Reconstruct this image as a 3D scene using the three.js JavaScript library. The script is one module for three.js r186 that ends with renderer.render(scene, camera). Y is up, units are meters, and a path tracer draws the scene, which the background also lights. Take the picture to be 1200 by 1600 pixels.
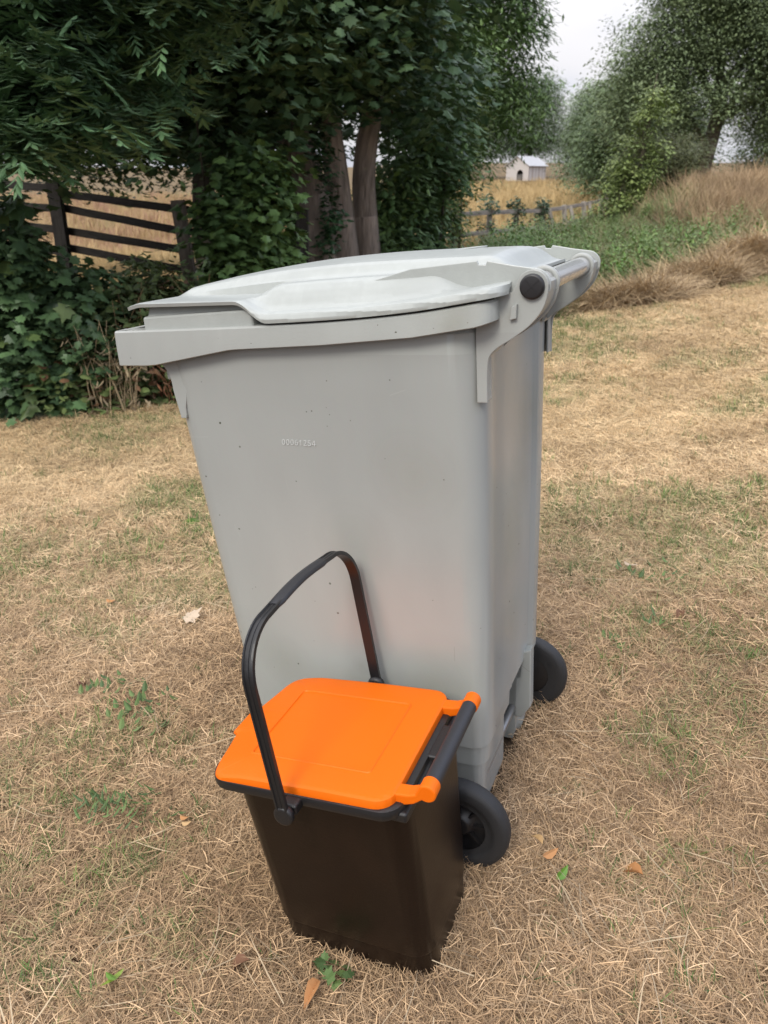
import * as THREE from 'three';
import * as BGU from 'three/addons/utils/BufferGeometryUtils.js';
import { RoundedBoxGeometry } from 'three/addons/geometries/RoundedBoxGeometry.js';
import { TextGeometry } from 'three/addons/geometries/TextGeometry.js';
import { FontLoader } from 'three/addons/loaders/FontLoader.js';
import { Brush, Evaluator, SUBTRACTION } from 'three-bvh-csg';

// ------------------------------------------------------------------ camera, sky, sun, exposure
const scene = new THREE.Scene();
const CAM_H = 1.2374, PITCH = 0.40818;
const camera = new THREE.PerspectiveCamera(67.27, 768 / 1024, 0.05, 900);
camera.position.set(0, CAM_H, 0);
camera.rotation.set(-PITCH, 0, 0);
camera.focus = 1.35;
camera.userData.fStop = 7.5;
scene.add(camera);

const renderer = new THREE.WebGLRenderer({ antialias: true });
renderer.setSize(768, 1024);
renderer.toneMapping = THREE.LinearToneMapping;
renderer.toneMappingExposure = 1.4;
renderer.shadowMap.enabled = true;

// deterministic random numbers and value noise
function rng(seed) { let a = seed >>> 0; return () => { a = (a + 0x6D2B79F5) | 0; let t = Math.imul(a ^ (a >>> 15), 1 | a); t = (t + Math.imul(t ^ (t >>> 7), 61 | t)) ^ t; return ((t ^ (t >>> 14)) >>> 0) / 4294967296; }; }
function hash3(x, y, z) { let h = Math.imul(x | 0, 374761393) ^ Math.imul(y | 0, 668265263) ^ Math.imul(z | 0, 2147483647 ^ 0x1b873593); h = Math.imul(h ^ (h >>> 13), 1274126177); return ((h ^ (h >>> 16)) >>> 0) / 4294967296; }
const fade = (t) => t * t * (3 - 2 * t);
function noise3(x, y, z) {
  const xi = Math.floor(x), yi = Math.floor(y), zi = Math.floor(z), u = fade(x - xi), v = fade(y - yi), w = fade(z - zi), L = (a, b, t) => a + (b - a) * t;
  const c = (i, j, k) => hash3(xi + i, yi + j, zi + k);
  return L(L(L(c(0, 0, 0), c(1, 0, 0), u), L(c(0, 1, 0), c(1, 1, 0), u), v), L(L(c(0, 0, 1), c(1, 0, 1), u), L(c(0, 1, 1), c(1, 1, 1), u), v), w);
}
function fbm(x, y, z, o = 4) { let s = 0, a = 0.5, n = 0; for (let i = 0; i < o; i++) { s += a * noise3(x, y, z); n += a; a *= 0.5; x = x * 2.03 + 11.3; y = y * 2.03 + 5.7; z = z * 2.03 + 3.1; } return s / n; }
const clamp = (x, a, b) => Math.min(b, Math.max(a, x));
const sstep = (a, b, x) => { const t = clamp((x - a) / (b - a), 0, 1); return t * t * (3 - 2 * t); };
const lerp = (a, b, t) => a + (b - a) * t;

// bright overcast sky: brighter overhead than at the horizon, soft lavender-white cloud
{
  const w = 1024, h = 512, d = new Float32Array(w * h * 4);
  for (let j = 0; j < h; j++) {
    const el = ((j + 0.5) / h - 0.5) * Math.PI, sy = Math.sin(el), cy = Math.cos(el);
    for (let i = 0; i < w; i++) {
      const az = ((i + 0.5) / w - 0.5) * 2 * Math.PI, x = cy * Math.cos(az), z = cy * Math.sin(az);
      const up = Math.max(sy, 0), k = 1 / (up + 0.22);
      const n = fbm(x * k * 1.6 + 7.2, 1.7, z * k * 1.6 + 2.9, 5), m = fbm(x * k * 0.7 + 3.2, 9.1, z * k * 0.7, 3);
      const cover = sstep(0.36, 0.60, n * 0.65 + m * 0.35);
      const base = 0.50 + 1.18 * up;
      const p = (j * w + i) * 4;
      d[p] = base * lerp(0.70, 1.06, cover);
      d[p + 1] = base * lerp(0.78, 1.05, cover);
      d[p + 2] = base * lerp(1.0, 1.09, cover);
      d[p + 3] = 1;
    }
  }
  const t = new THREE.DataTexture(d, w, h, THREE.RGBAFormat, THREE.FloatType);
  t.mapping = THREE.EquirectangularReflectionMapping; t.magFilter = THREE.LinearFilter; t.needsUpdate = true;
  scene.background = t; scene.environment = t;
}
const sun = new THREE.DirectionalLight(new THREE.Color(1.0, 0.95, 0.87), 1.5);
sun.position.set(-4.0, 7.4, 5.8); sun.target.position.set(0, 0, -1.4);
sun.castShadow = true; sun.shadow.radius = 34; sun.shadow.mapSize.set(2048, 2048);
Object.assign(sun.shadow.camera, { left: -12, right: 12, top: 12, bottom: -12, near: 0.5, far: 60 });
scene.add(sun, sun.target);

// ------------------------------------------------------------------ helpers
const names = new Map();
function numbered(n) { const k = names.get(n) || 0; names.set(n, k + 1); return k ? `${n}_${String(k).padStart(3, '0')}` : n; }
function tag(o, label, category, group, kind) {
  if (label) o.userData.label = label;
  if (category) o.userData.category = category;
  if (group) o.userData.group = group;
  if (kind) o.userData.kind = kind;
  return o;
}
function thing(name, label, category, group) { const g = new THREE.Group(); g.name = numbered(name); scene.add(g); return tag(g, label, category, group); }
function part(name, geo, mat, parent, kind) {
  const m = new THREE.Mesh(geo, mat); m.name = name; m.castShadow = m.receiveShadow = true;
  if (parent === scene) m.name = numbered(name);
  if (kind) m.userData.kind = kind;
  parent.add(m); return m;
}
function plain(g) { // position, normal, uv only, no index: ready to merge
  let q = g.index ? g.toNonIndexed() : g;
  if (!q.attributes.normal) q.computeVertexNormals();
  if (!q.attributes.uv) q.setAttribute('uv', new THREE.BufferAttribute(new Float32Array(q.attributes.position.count * 2), 2));
  const r = new THREE.BufferGeometry();
  for (const k of ['position', 'normal', 'uv']) r.setAttribute(k, q.attributes[k]);
  return r;
}
const merge = (list) => BGU.mergeGeometries(list.map(plain), false);
function orient(g) { // outward faces for a closed shape
  const p = g.attributes.position, ix = g.index.array; let v = 0;
  const a = new THREE.Vector3(), b = new THREE.Vector3(), c = new THREE.Vector3();
  for (let i = 0; i < ix.length; i += 3) { a.fromBufferAttribute(p, ix[i]); b.fromBufferAttribute(p, ix[i + 1]); c.fromBufferAttribute(p, ix[i + 2]); v += a.dot(b.cross(c)); }
  if (v < 0) for (let i = 0; i < ix.length; i += 3) { const t = ix[i]; ix[i] = ix[i + 1]; ix[i + 1] = t; }
  return g;
}
// loft through closed rings of equally many points; caps are fans
function loft(rings, { cap0 = true, cap1 = true, crease = 0.6, closed = false } = {}) {
  const n = rings[0].length, pos = [], uv = [], idx = [];
  let run = 0;
  const mid = (r) => r.reduce((s, p) => s.add(p), new THREE.Vector3()).multiplyScalar(1 / r.length);
  rings.forEach((r, k) => {
    if (k) run += mid(r).distanceTo(mid(rings[k - 1])) || 0.01;
    let u = 0;
    for (let i = 0; i < n; i++) { if (i) u += r[i].distanceTo(r[i - 1]); pos.push(r[i].x, r[i].y, r[i].z); uv.push(u, run); }
  });
  const K = rings.length, top = closed ? K : K - 1;
  for (let k = 0; k < top; k++) for (let i = 0; i < n; i++) {
    const a = k * n + i, b = k * n + (i + 1) % n, c = ((k + 1) % K) * n + (i + 1) % n, d = ((k + 1) % K) * n + i;
    idx.push(a, b, c, a, c, d);
  }
  const cap = (k, flip) => { const c = mid(rings[k]), o = pos.length / 3; pos.push(c.x, c.y, c.z); uv.push(0, 0); for (let i = 0; i < n; i++) { const a = k * n + i, b = k * n + (i + 1) % n; flip ? idx.push(o, b, a) : idx.push(o, a, b); } };
  if (!closed && cap0) cap(0, true);
  if (!closed && cap1) cap(K - 1, false);
  const g = new THREE.BufferGeometry();
  g.setAttribute('position', new THREE.Float32BufferAttribute(pos, 3)); g.setAttribute('uv', new THREE.Float32BufferAttribute(uv, 2)); g.setIndex(idx);
  if (!closed) orient(g);
  return crease ? BGU.toCreasedNormals(g, crease) : g;
}
// closed outline with rounded corners in the x-z plane: pts = [x, z, radius]
function outline(pts, step = 0.012, arc = 7) {
  const out = [], n = pts.length;
  for (let i = 0; i < n; i++) {
    const p = pts[i], a = pts[(i + n - 1) % n], b = pts[(i + 1) % n];
    const v0 = new THREE.Vector2(a[0] - p[0], a[1] - p[1]), v1 = new THREE.Vector2(b[0] - p[0], b[1] - p[1]), l0 = v0.length(), l1 = v1.length();
    v0.normalize(); v1.normalize();
    const half = Math.acos(clamp(v0.dot(v1), -1, 1)) / 2, t = Math.min(p[2] / Math.tan(half), l0 * 0.49, l1 * 0.49), r = t * Math.tan(half);
    if (r < 1e-5) { out.push(new THREE.Vector2(p[0], p[1])); continue; }
    const c = new THREE.Vector2(p[0], p[1]).add(v0.clone().add(v1).normalize().multiplyScalar(r / Math.sin(half)));
    const s = new THREE.Vector2(p[0], p[1]).addScaledVector(v0, t).sub(c), e = new THREE.Vector2(p[0], p[1]).addScaledVector(v1, t).sub(c);
    const a0 = Math.atan2(s.y, s.x); let da = Math.atan2(e.y, e.x) - a0; while (da > Math.PI) da -= 2 * Math.PI; while (da < -Math.PI) da += 2 * Math.PI;
    for (let k = 0; k <= arc; k++) out.push(new THREE.Vector2(c.x + r * Math.cos(a0 + da * k / arc), c.y + r * Math.sin(a0 + da * k / arc)));
  }
  return out;
}
const ringAt = (o, y) => o.map((p) => new THREE.Vector3(p.x, typeof y === 'function' ? y(p.x, p.y) : y, p.y));
// split long sides of an outline so that a height that varies along it is followed
function dense(o, step) { const r = []; o.forEach((p, i) => { const q = o[(i + 1) % o.length], k = Math.max(1, Math.ceil(p.distanceTo(q) / step)); for (let j = 0; j < k; j++) r.push(p.clone().lerp(q, j / k)); }); return r; }
function inset(o, d) { // move an outline inwards (its turn is found from its area)
  let A = 0; o.forEach((p, i) => { const q = o[(i + 1) % o.length]; A += p.x * q.y - q.x * p.y; });
  const s = A > 0 ? 1 : -1, n = o.length;
  return o.map((p, i) => { const a = o[(i + n - 1) % n], b = o[(i + 1) % n]; const t = new THREE.Vector2(b.x - a.x, b.y - a.y).normalize(); return new THREE.Vector2(p.x - s * t.y * d, p.y + s * t.x * d); });
}
// plate: polygon in x-y given a thickness along z from z0 to z1, edges softened
function plate(pts, z0, z1, bevel = 0.0012, curve) {
  const s = new THREE.Shape();
  pts.forEach((p, i) => (i ? s.lineTo(p[0], p[1]) : s.moveTo(p[0], p[1])));
  s.closePath();
  const g = new THREE.ExtrudeGeometry(s, { depth: z1 - z0 - 2 * bevel, bevelEnabled: bevel > 0, bevelSize: bevel, bevelThickness: bevel, bevelOffset: -bevel, bevelSegments: 2, curveSegments: 8 });
  g.translate(0, 0, z0 + bevel);
  return g;
}
const arcPts = (cx, cy, r, a0, a1, n = 12) => Array.from({ length: n + 1 }, (_, i) => { const a = lerp(a0, a1, i / n); return [cx + r * Math.cos(a), cy + r * Math.sin(a)]; });
const spline = (pts, n = 24) => new THREE.CatmullRomCurve3(pts.map((p) => new THREE.Vector3(p[0], p[1], 0)), false, 'centripetal').getPoints(n).map((p) => [p.x, p.y]);
function lathe(pts, seg = 48) { return new THREE.LatheGeometry(pts.map((p) => new THREE.Vector2(p[0], p[1])), seg); }
// sweep a cross-section (x: sideways, y: along `up`) along points
function sweep(path, section, upOf, scaleOf) {
  const rings = path.map((p, i) => {
    const t = path[Math.min(i + 1, path.length - 1)].clone().sub(path[Math.max(i - 1, 0)]).normalize();
    const up = upOf(i / (path.length - 1)).clone(); up.addScaledVector(t, -up.dot(t)).normalize();
    const side = new THREE.Vector3().crossVectors(t, up), sc = scaleOf ? scaleOf(i / (path.length - 1)) : [1, 1];
    return section.map(([a, b]) => p.clone().addScaledVector(side, a * sc[0]).addScaledVector(up, b * sc[1]));
  });
  return loft(rings, { crease: 0.7 });
}
function canvasTex(w, h, draw, srgb = true) {
  const c = document.createElement('canvas'); c.width = w; c.height = h; draw(c.getContext('2d'), w, h);
  const t = new THREE.CanvasTexture(c); t.wrapS = t.wrapT = THREE.RepeatWrapping; if (srgb) t.colorSpace = THREE.SRGBColorSpace; return t;
}
function dataTex(w, h, f) { // grey data texture
  const d = new Uint8Array(w * h * 4);
  for (let j = 0; j < h; j++) for (let i = 0; i < w; i++) { const v = f(i / w, j / h), p = (j * w + i) * 4; if (typeof v === 'number') d[p] = d[p + 1] = d[p + 2] = clamp(v, 0, 1) * 255; else { d[p] = clamp(v[0], 0, 1) * 255; d[p + 1] = clamp(v[1], 0, 1) * 255; d[p + 2] = clamp(v[2], 0, 1) * 255; } d[p + 3] = 255; }
  const t = new THREE.DataTexture(d, w, h); t.wrapS = t.wrapT = THREE.RepeatWrapping; t.magFilter = THREE.LinearFilter; t.minFilter = THREE.LinearFilter; t.needsUpdate = true; return t;
}
const lin = (r, g, b) => new THREE.Color().setRGB(r, g, b);
const std = (o) => new THREE.MeshStandardMaterial({ side: THREE.DoubleSide, ...o });

const phys = (o) => new THREE.MeshPhysicalMaterial({ side: THREE.DoubleSide, ...o });

// ------------------------------------------------------------------ the lie of the land (metres; d = distance ahead of the camera)
const soft = (t, w) => w * Math.log1p(Math.exp(Math.min(t / w, 40)));
const EDGE = { x0: 1.94, d0: 8.3, x1: 5.13, d1: 10.6 };
function edgeDist(x, d) { const ex = EDGE.x1 - EDGE.x0, ed = EDGE.d1 - EDGE.d0, l = Math.hypot(ex, ed); return ((d - EDGE.d0) * ex - (x - EDGE.x0) * ed) / l; }
function G(x, z) {
  const d = -z, t = x - 0.0324, e = d - 1.454;
  const sx = t / Math.sqrt(1 + (t / 8) ** 2), sd = e > 0 ? e / Math.sqrt(1 + (e / 20) ** 2) : e;
  let y = 0.0644 * sx - 0.0514 * sd + 0.075 * soft(Math.min(x, 14) - 1.2, 0.4) * (1 - 0.85 * sstep(13, 26, d));
  y += 0.92 * sstep(2.6, 5.6, x) * sstep(0, 3.2, edgeDist(x, d)) * (1 - sstep(16, 26, d));
  y += 0.029 * soft(Math.min(d, 230) - 34, 6);
  return y;
}
// ------------------------------------------------------------------ ground: one sheet from the feet to the horizon
{
  const xs = [], ds = [];
  for (let x = -260; x <= 260;) { xs.push(x); const a = Math.abs(x); x += a < 4 ? 0.05 : a < 9 ? 0.16 : a < 30 ? 0.8 : 8; }
  for (let d = -206; d <= 330;) { ds.push(d); d += d < -6 ? 10 : d < -0.5 ? 0.5 : d < 6 ? 0.05 : d < 14 ? 0.14 : d < 40 ? 0.7 : 5; }
  const pos = [], uv = [], col = [], idx = [], n = xs.length;
  for (const d of ds) for (const x of xs) {
    const bump = d < 18 ? 0.018 * (fbm(x * 1.3, d * 1.3, 2.2, 3) - 0.5) + 0.012 * (fbm(x * 7, d * 7, 7.2, 3) - 0.5) : 0.15 * (fbm(x * 0.2, d * 0.2, 1.1, 3) - 0.5);
    pos.push(x, G(x, -d) - 0.012 + bump, -d); uv.push(x, d);
    const a = fbm(x * 0.9, d * 0.9, 4.4, 4), b = fbm(x * 5, d * 5, 8.4, 3), far = sstep(12, 30, d);
    // dry thatch and soil on the lawn, ripe straw in the field
    const s = [lerp(0.11, 0.17, a) * (0.8 + 0.4 * b), lerp(0.07, 0.11, a) * (0.8 + 0.4 * b), lerp(0.038, 0.06, a) * (0.8 + 0.4 * b)];
    const f = [lerp(0.32, 0.42, a), lerp(0.235, 0.29, a), lerp(0.105, 0.136, b)];
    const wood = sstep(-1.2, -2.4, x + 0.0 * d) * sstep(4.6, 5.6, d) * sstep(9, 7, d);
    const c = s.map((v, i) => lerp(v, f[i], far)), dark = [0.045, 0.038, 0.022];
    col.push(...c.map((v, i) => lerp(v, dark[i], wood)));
  }
  for (let j = 0; j < ds.length - 1; j++) for (let i = 0; i < n - 1; i++) { const a = j * n + i; idx.push(a, a + 1, a + n + 1, a, a + n + 1, a + n); }
  const g = new THREE.BufferGeometry();
  g.setAttribute('position', new THREE.Float32BufferAttribute(pos, 3)); g.setAttribute('uv', new THREE.Float32BufferAttribute(uv, 2)); g.setAttribute('color', new THREE.Float32BufferAttribute(col, 3)); g.setIndex(idx); g.computeVertexNormals();
  const r = rng(5);
  const straw = canvasTex(1024, 1024, (c, w, h) => { // matted straw, 1 metre a side
    c.fillStyle = 'rgb(150,142,128)'; c.fillRect(0, 0, w, h);
    for (let k = 0; k < 15000; k++) { const x = r() * w, y = r() * h, a = r() * 6.3, l = 12 + r() * 34, v = 90 + r() * 165, b = (r() - 0.5) * 14; c.strokeStyle = `rgba(${v},${v * (0.95 + r() * 0.05)},${v * (0.84 + r() * 0.1)},${0.35 + r() * 0.6})`; c.lineWidth = 0.8 + r() * 1.6; for (const [ox, oy] of [[0, 0], [w, 0], [0, h], [-w, 0], [0, -h]]) { if (x + ox < -50 || x + ox > w + 50 || y + oy < -50 || y + oy > h + 50) continue; c.beginPath(); c.moveTo(x + ox, y + oy); c.quadraticCurveTo(x + ox + Math.cos(a) * l * 0.5 - Math.sin(a) * b, y + oy + Math.sin(a) * l * 0.5 + Math.cos(a) * b, x + ox + Math.cos(a) * l, y + oy + Math.sin(a) * l); c.stroke(); } }
  });
  const strawBump = straw.clone(); strawBump.colorSpace = THREE.NoColorSpace; strawBump.needsUpdate = true;
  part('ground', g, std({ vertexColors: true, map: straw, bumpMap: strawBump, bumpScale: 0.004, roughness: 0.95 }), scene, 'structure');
}

// ------------------------------------------------------------------ grass
// a tuft: bent tapering blades round a point, joined into one geometry
function tuft(seed, n, { len, width, lean, curl, spread, segs = 3, flat = 0, tint = [0.75, 1.15] }) {
  const r = rng(seed), pos = [], nor = [], col = [], idx = [];
  for (let k = 0; k < n; k++) {
    const a = r() * 6.283, q = Math.sqrt(r()) * spread, az = r() * 6.283, L = lerp(len[0], len[1], r()), W = lerp(width[0], width[1], r()), le = lerp(lean[0], lean[1], r()), cu = lerp(curl[0], curl[1], r()), turn = (r() - 0.5) * 1.6;
    let p = new THREE.Vector3(Math.cos(a) * q, flat ? r() * flat : 0, Math.sin(a) * q), ang = le, dir = az;
    const shade = lerp(tint[0], tint[1], r()), o = pos.length / 3;
    const roll = (r() - 0.5) * 2.2;
    for (let s = 0; s <= segs; s++) {
      const t = s / segs, w = W * (t < 0.6 ? 1 : 1 - (t - 0.6) / 0.42) * 0.5;
      const side = new THREE.Vector3(-Math.sin(dir), Math.sin(roll) * 0.7, Math.cos(dir)).normalize();
      pos.push(p.x - side.x * w, p.y - side.y * w, p.z - side.z * w, p.x + side.x * w, p.y + side.y * w, p.z + side.z * w);
      const sh = shade * (0.9 + 0.15 * t); col.push(sh, sh, sh, sh, sh, sh);
      const nn = new THREE.Vector3(Math.cos(dir) * Math.cos(ang) * -1, Math.sin(ang) + 0.5, -Math.sin(dir) * Math.cos(ang)).normalize(); nor.push(nn.x, nn.y, nn.z, nn.x, nn.y, nn.z);
      p = p.clone().add(new THREE.Vector3(Math.cos(dir) * Math.sin(ang), Math.cos(ang), Math.sin(dir) * Math.sin(ang)).multiplyScalar(L / segs));
      if (p.y < 0.001) p.y = 0.001 + r() * 0.004;
      ang += cu / segs; dir += turn / segs;
    }
    for (let s = 0; s < segs; s++) { const b = o + s * 2; idx.push(b, b + 1, b + 3, b, b + 3, b + 2); }
  }
  const g = new THREE.BufferGeometry(); g.setAttribute('position', new THREE.Float32BufferAttribute(pos, 3)); g.setAttribute('color', new THREE.Float32BufferAttribute(col, 3)); g.setIndex(idx); g.computeVertexNormals(); return g;
}
function instances(name, geo, mat, list, parent = scene) { // list: [x, y, z, turn, scale, color, tilt?, scaleY?]
  const m = new THREE.InstancedMesh(geo, mat, list.length), q = new THREE.Quaternion(), e = new THREE.Euler(), M4 = new THREE.Matrix4(), P = new THREE.Vector3(), S = new THREE.Vector3();
  list.forEach((l, i) => { e.set(l[6] ? l[6][0] : 0, l[3], l[6] ? l[6][1] : 0, 'YXZ'); q.setFromEuler(e); M4.compose(P.set(l[0], l[1], l[2]), q, S.set(l[4], l[7] ?? l[4], l[4])); m.setMatrixAt(i, M4); m.setColorAt(i, l[5]); });
  m.name = parent === scene ? numbered(name) : name; m.castShadow = m.receiveShadow = true; m.userData.kind = 'stuff'; parent.add(m); return m;
}
const bladeMat = std({ vertexColors: true, roughness: 0.78 });
const greenMat = phys({ vertexColors: true, roughness: 0.75, transmission: 0.25, thickness: 0 });
const inFoot = (x, z) => { // where the bins stand
  for (const [bx, bz, t, x0, x1, hz] of [[0.0324, -1.454, -0.402, -0.225, 0.28, 0.215], [-0.0544, -1.0099, -0.379, -0.085, 0.172, 0.098]]) {
    const dx = x - bx, dz = z - bz, c = Math.cos(t), s = Math.sin(t), lx = c * dx - s * dz, lz = s * dx + c * dz;
    if (lx > x0 && lx < x1 && Math.abs(lz) < hz) return true;
  }
  return false;
};
// the mown lawn ends at the hedge on the left, at the trees ahead and at the bank on the right
const hedgeEdge = (x) => 5.35 + 0.12 * Math.sin(x * 3.1) + 0.1 * Math.sin(x * 7.3 + 1) + (x > -1.4 ? (x + 1.4) * 0.95 : 0);
const lawnEnd = (x) => Math.min(hedgeEdge(x), 11.2);
const onLawn = (x, d) => d < lawnEnd(x) && (x < 1.2 || edgeDist(x, d) < 0.25 * (fbm(x * 2, d * 2, 1, 2) - 0.3));
// the green of the lawn: a few patches where weeds and fresh grass survive the drought
const PATCH = [[-0.98, 3.35, 0.36, 0.9], [-0.75, 3.0, 0.2, 0.8], [-0.62, 2.35, 0.28, 0.6], [-0.85, 2.05, 0.16, 0.5], [-0.63, 1.55, 0.16, 0.5], [-0.5, 1.12, 0.13, 0.6], [0.85, 2.9, 0.4, 0.45], [1.15, 2.25, 0.22, 0.6], [1.0, 5.2, 0.7, 0.4], [1.6, 6.6, 0.9, 0.5], [1.9, 7.9, 0.5, 0.8], [0.62, 1.35, 0.2, 0.55], [0.52, 1.05, 0.17, 0.5], [-1.7, 4.9, 0.6, 0.4], [-0.34, 0.95, 0.1, 0.6], [0.3, 1.75, 0.14, 0.5], [0.9, 1.75, 0.2, 0.5], [2.3, 5.5, 0.5, 0.4]];
const greenness = (x, d) => { let g = sstep(0.50, 0.70, fbm(x * 1.1 + 5, d * 1.1, 6.6, 4)) * 0.5; for (const [px, pd, pr, pw] of PATCH) g = Math.max(g, pw * sstep(1.1, 0.2, Math.hypot(x - px, d - pd) / pr * (0.7 + 0.6 * fbm(x * 6, d * 6, 3, 2)))); return g; };
{
  const dry = [0, 1, 2].map((k) => tuft(40 + k, 44, { len: [0.014, 0.042], width: [0.0009, 0.0019], lean: [0.5, 1.45], curl: [-0.2, 1.2], spread: 0.045, flat: 0.006, tint: [0.42, 1.4] }));
  const mat = [0, 1, 2].map((k) => tuft(60 + k, 38, { len: [0.022, 0.062], width: [0.0008, 0.0019], lean: [1.2, 1.62], curl: [-0.35, 0.6], spread: 0.06, flat: 0.022, segs: 4, tint: [0.5, 1.4] }));
  const green = [0, 1].map((k) => tuft(80 + k, 16, { len: [0.03, 0.075], width: [0.0014, 0.0028], lean: [0.1, 0.9], curl: [0.1, 1.0], spread: 0.03, segs: 3, tint: [0.7, 1.25] }));
  const r = rng(77), L = { dry: [[], [], []], mat: [[], [], []], green: [[], []] };
  const tone = (x, d) => {
    const n = fbm(x * 2.2, d * 2.2, 1.2, 4), m = fbm(x * 0.5, d * 0.5, 9.2, 3), k = r();
    // old brown thatch, grey-buff straw and golden straw; more bleached further up the lawn
    const up = sstep(1.2, 4.5, d), a = [0.2, 0.122, 0.064], b = [0.475, lerp(0.318, 0.335, up), 0.174], c = [0.72, lerp(0.535, 0.53, up), lerp(0.345, 0.295, up)];
    const t = clamp(n * 0.8 + k * 0.62 - 0.36 + 0.36 * up + (m - 0.5) * 0.5, 0, 1), u = t < 0.5 ? t * 2 : t * 2 - 1, p = t < 0.5 ? a : b, q = t < 0.5 ? b : c, j = 0.85 + 0.3 * r();
    return lin(lerp(p[0], q[0], u) * j, lerp(p[1], q[1], u) * j, lerp(p[2], q[2], u) * j);
  };
  for (const [d0, d1, half, nd, nm, ng, sc] of [[0.42, 1.5, 0.92, 3000, 2300, 1900, 0.78], [1.5, 2.8, 0.85, 1900, 1700, 1600, 0.92], [2.8, 5.5, 0.75, 900, 800, 900, 1.2], [5.5, 12.5, 0.7, 420, 330, 420, 1.6]]) {
    const area = half * (d1 * d1 - d0 * d0);
    for (const [kind, dens] of [['dry', nd], ['mat', nm], ['green', ng]]) for (let k = 0, n = area * dens; k < n; k++) {
      const az = (r() * 2 - 1) * half, R = Math.sqrt(lerp(d0 * d0, d1 * d1, r())), x = Math.sin(az) * R, d = Math.cos(az) * R, v = Math.floor(r() * 3), turn = r() * 6.3, s0 = r(), w = r(), t1 = r(), t2 = r();
      if (!onLawn(x, d) || inFoot(x, -d)) continue;
      const gr = greenness(x, d) * lerp(0.55, 1, sstep(1.1, 1.9, d));
      if (kind === 'green') { if (w > gr * 0.95 + 0.02) continue; const y = 0.7 + 0.6 * s0; L.green[v % 2].push([x, G(x, -d) - 0.008, -d, turn, sc * lerp(0.6, 1.15, t1), lin(lerp(0.065, 0.14, t2) * y, lerp(0.14, 0.235, t2) * y, lerp(0.024, 0.044, t2) * y)]); continue; }
      if (kind === 'dry' && w < gr * 0.45) continue;
      const bare = sstep(0.60, 0.72, fbm(x * 1.7 + 3, d * 1.7 + 8, 2.1, 3)); // thinner, trampled places
      if (w < bare * 0.45) continue;
      const c = tone(x, d); if (gr > 0.2 && t1 < gr * 0.6) c.lerp(lin(0.22, 0.225, 0.09), 0.6);
      L[kind][v].push([x, G(x, -d) - 0.008, -d, turn, sc * lerp(0.75, 1.3, s0), c, [(t1 - 0.5) * 0.3, (t2 - 0.5) * 0.3]]);
    }
  }
  for (let k = 0; k < 3; k++) { tag(instances('dry_grass', dry[k], bladeMat, L.dry[k]), 'short dry straw-coloured grass of the mown lawn', 'grass', null, 'stuff'); tag(instances('straw_thatch', mat[k], bladeMat, L.mat[k]), 'flattened dead cut grass matted over the lawn', 'grass', null, 'stuff'); }
  for (let k = 0; k < 2; k++) tag(instances('green_grass', green[k], greenMat, L.green[k]), 'short fresh green grass in patches of the dry lawn', 'grass', null, 'stuff');
  console.log('grass', L.dry.map((l) => l.length), L.mat.map((l) => l.length), L.green.map((l) => l.length));

  // long loose stalks lying on the lawn
  const stalk = [0, 1].map((k) => tuft(120 + k, 3, { len: [0.09, 0.19], width: [0.0012, 0.002], lean: [1.46, 1.57], curl: [-0.12, 0.15], spread: 0.05, segs: 5, flat: 0.012, tint: [0.95, 1.2] }));
  const SL = [[], []];
  for (let k = 0; k < 200; k++) { const az = (r() * 2 - 1) * 0.8, R = 0.6 + Math.pow(r(), 1.4) * 5, x = Math.sin(az) * R, d = Math.cos(az) * R, t = r(), s = r(), v = r(); if (onLawn(x, d) && !inFoot(x, -d)) SL[k % 2].push([x, G(x, -d) + 0.012, -d, t * 6.3, 0.6 + 0.7 * s, lin(0.48, 0.37, 0.235).multiplyScalar(0.6 + 0.45 * v)]); }
  for (let k = 0; k < 2; k++) tag(instances('loose_straw', stalk[k], bladeMat, SL[k]), 'long pale loose straw stalks strewn on the lawn', 'straw', null, 'stuff');
}
// ------------------------------------------------------------------ leaves, limbs, crowns
// leaf shapes: a flat outline in x (across) and y (along), bent a little out of its plane
const OUTL = {
  lobed: [[0, 0], [0.10, 0.05], [0.36, -0.02], [0.30, 0.16], [0.58, 0.34], [0.36, 0.42], [0.34, 0.68], [0.16, 0.66], [0, 1.0]],
  oval: [[0, 0], [0.17, 0.18], [0.24, 0.42], [0.17, 0.72], [0, 1.0]],
  lance: [[0, 0], [0.085, 0.22], [0.098, 0.45], [0.05, 0.78], [0, 1.0]],
  ash: [[0, 0], [0.11, 0.2], [0.14, 0.42], [0.08, 0.75], [0, 1.0]],
  heart: [[0, 0.05], [0.2, -0.05], [0.40, 0.12], [0.38, 0.36], [0.2, 0.7], [0, 1.0]],
};
function leafInto(A, kind, M4, shade, fold = 0.22, curl = 0.12) {
  const half = OUTL[kind], o = A.pos.length / 3, v = new THREE.Vector3(), n = half.length;
  const put = (x, y) => { v.set(x, y, fold * Math.abs(x) - curl * y * y).applyMatrix4(M4); A.pos.push(v.x, v.y, v.z); A.col.push(shade, shade, shade); };
  // midrib points then the two margins
  for (const [, y] of half) put(0, clamp(y, 0, 1));
  for (let i = 1; i < n - 1; i++) put(half[i][0], half[i][1]);
  for (let i = 1; i < n - 1; i++) put(-half[i][0], half[i][1]);
  for (const s of [0, 1]) { const m = (i) => (i === 0 || i === n - 1 ? o + i : o + n + s * (n - 2) + i - 1); for (let i = 0; i < n - 1; i++) { const a = o + i, b = o + i + 1, c = m(i), d = m(i + 1); if (c === a) A.idx.push(a, d, b); else if (d === b) A.idx.push(a, c, b); else { A.idx.push(a, c, d, a, d, b); } } }
}
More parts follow.
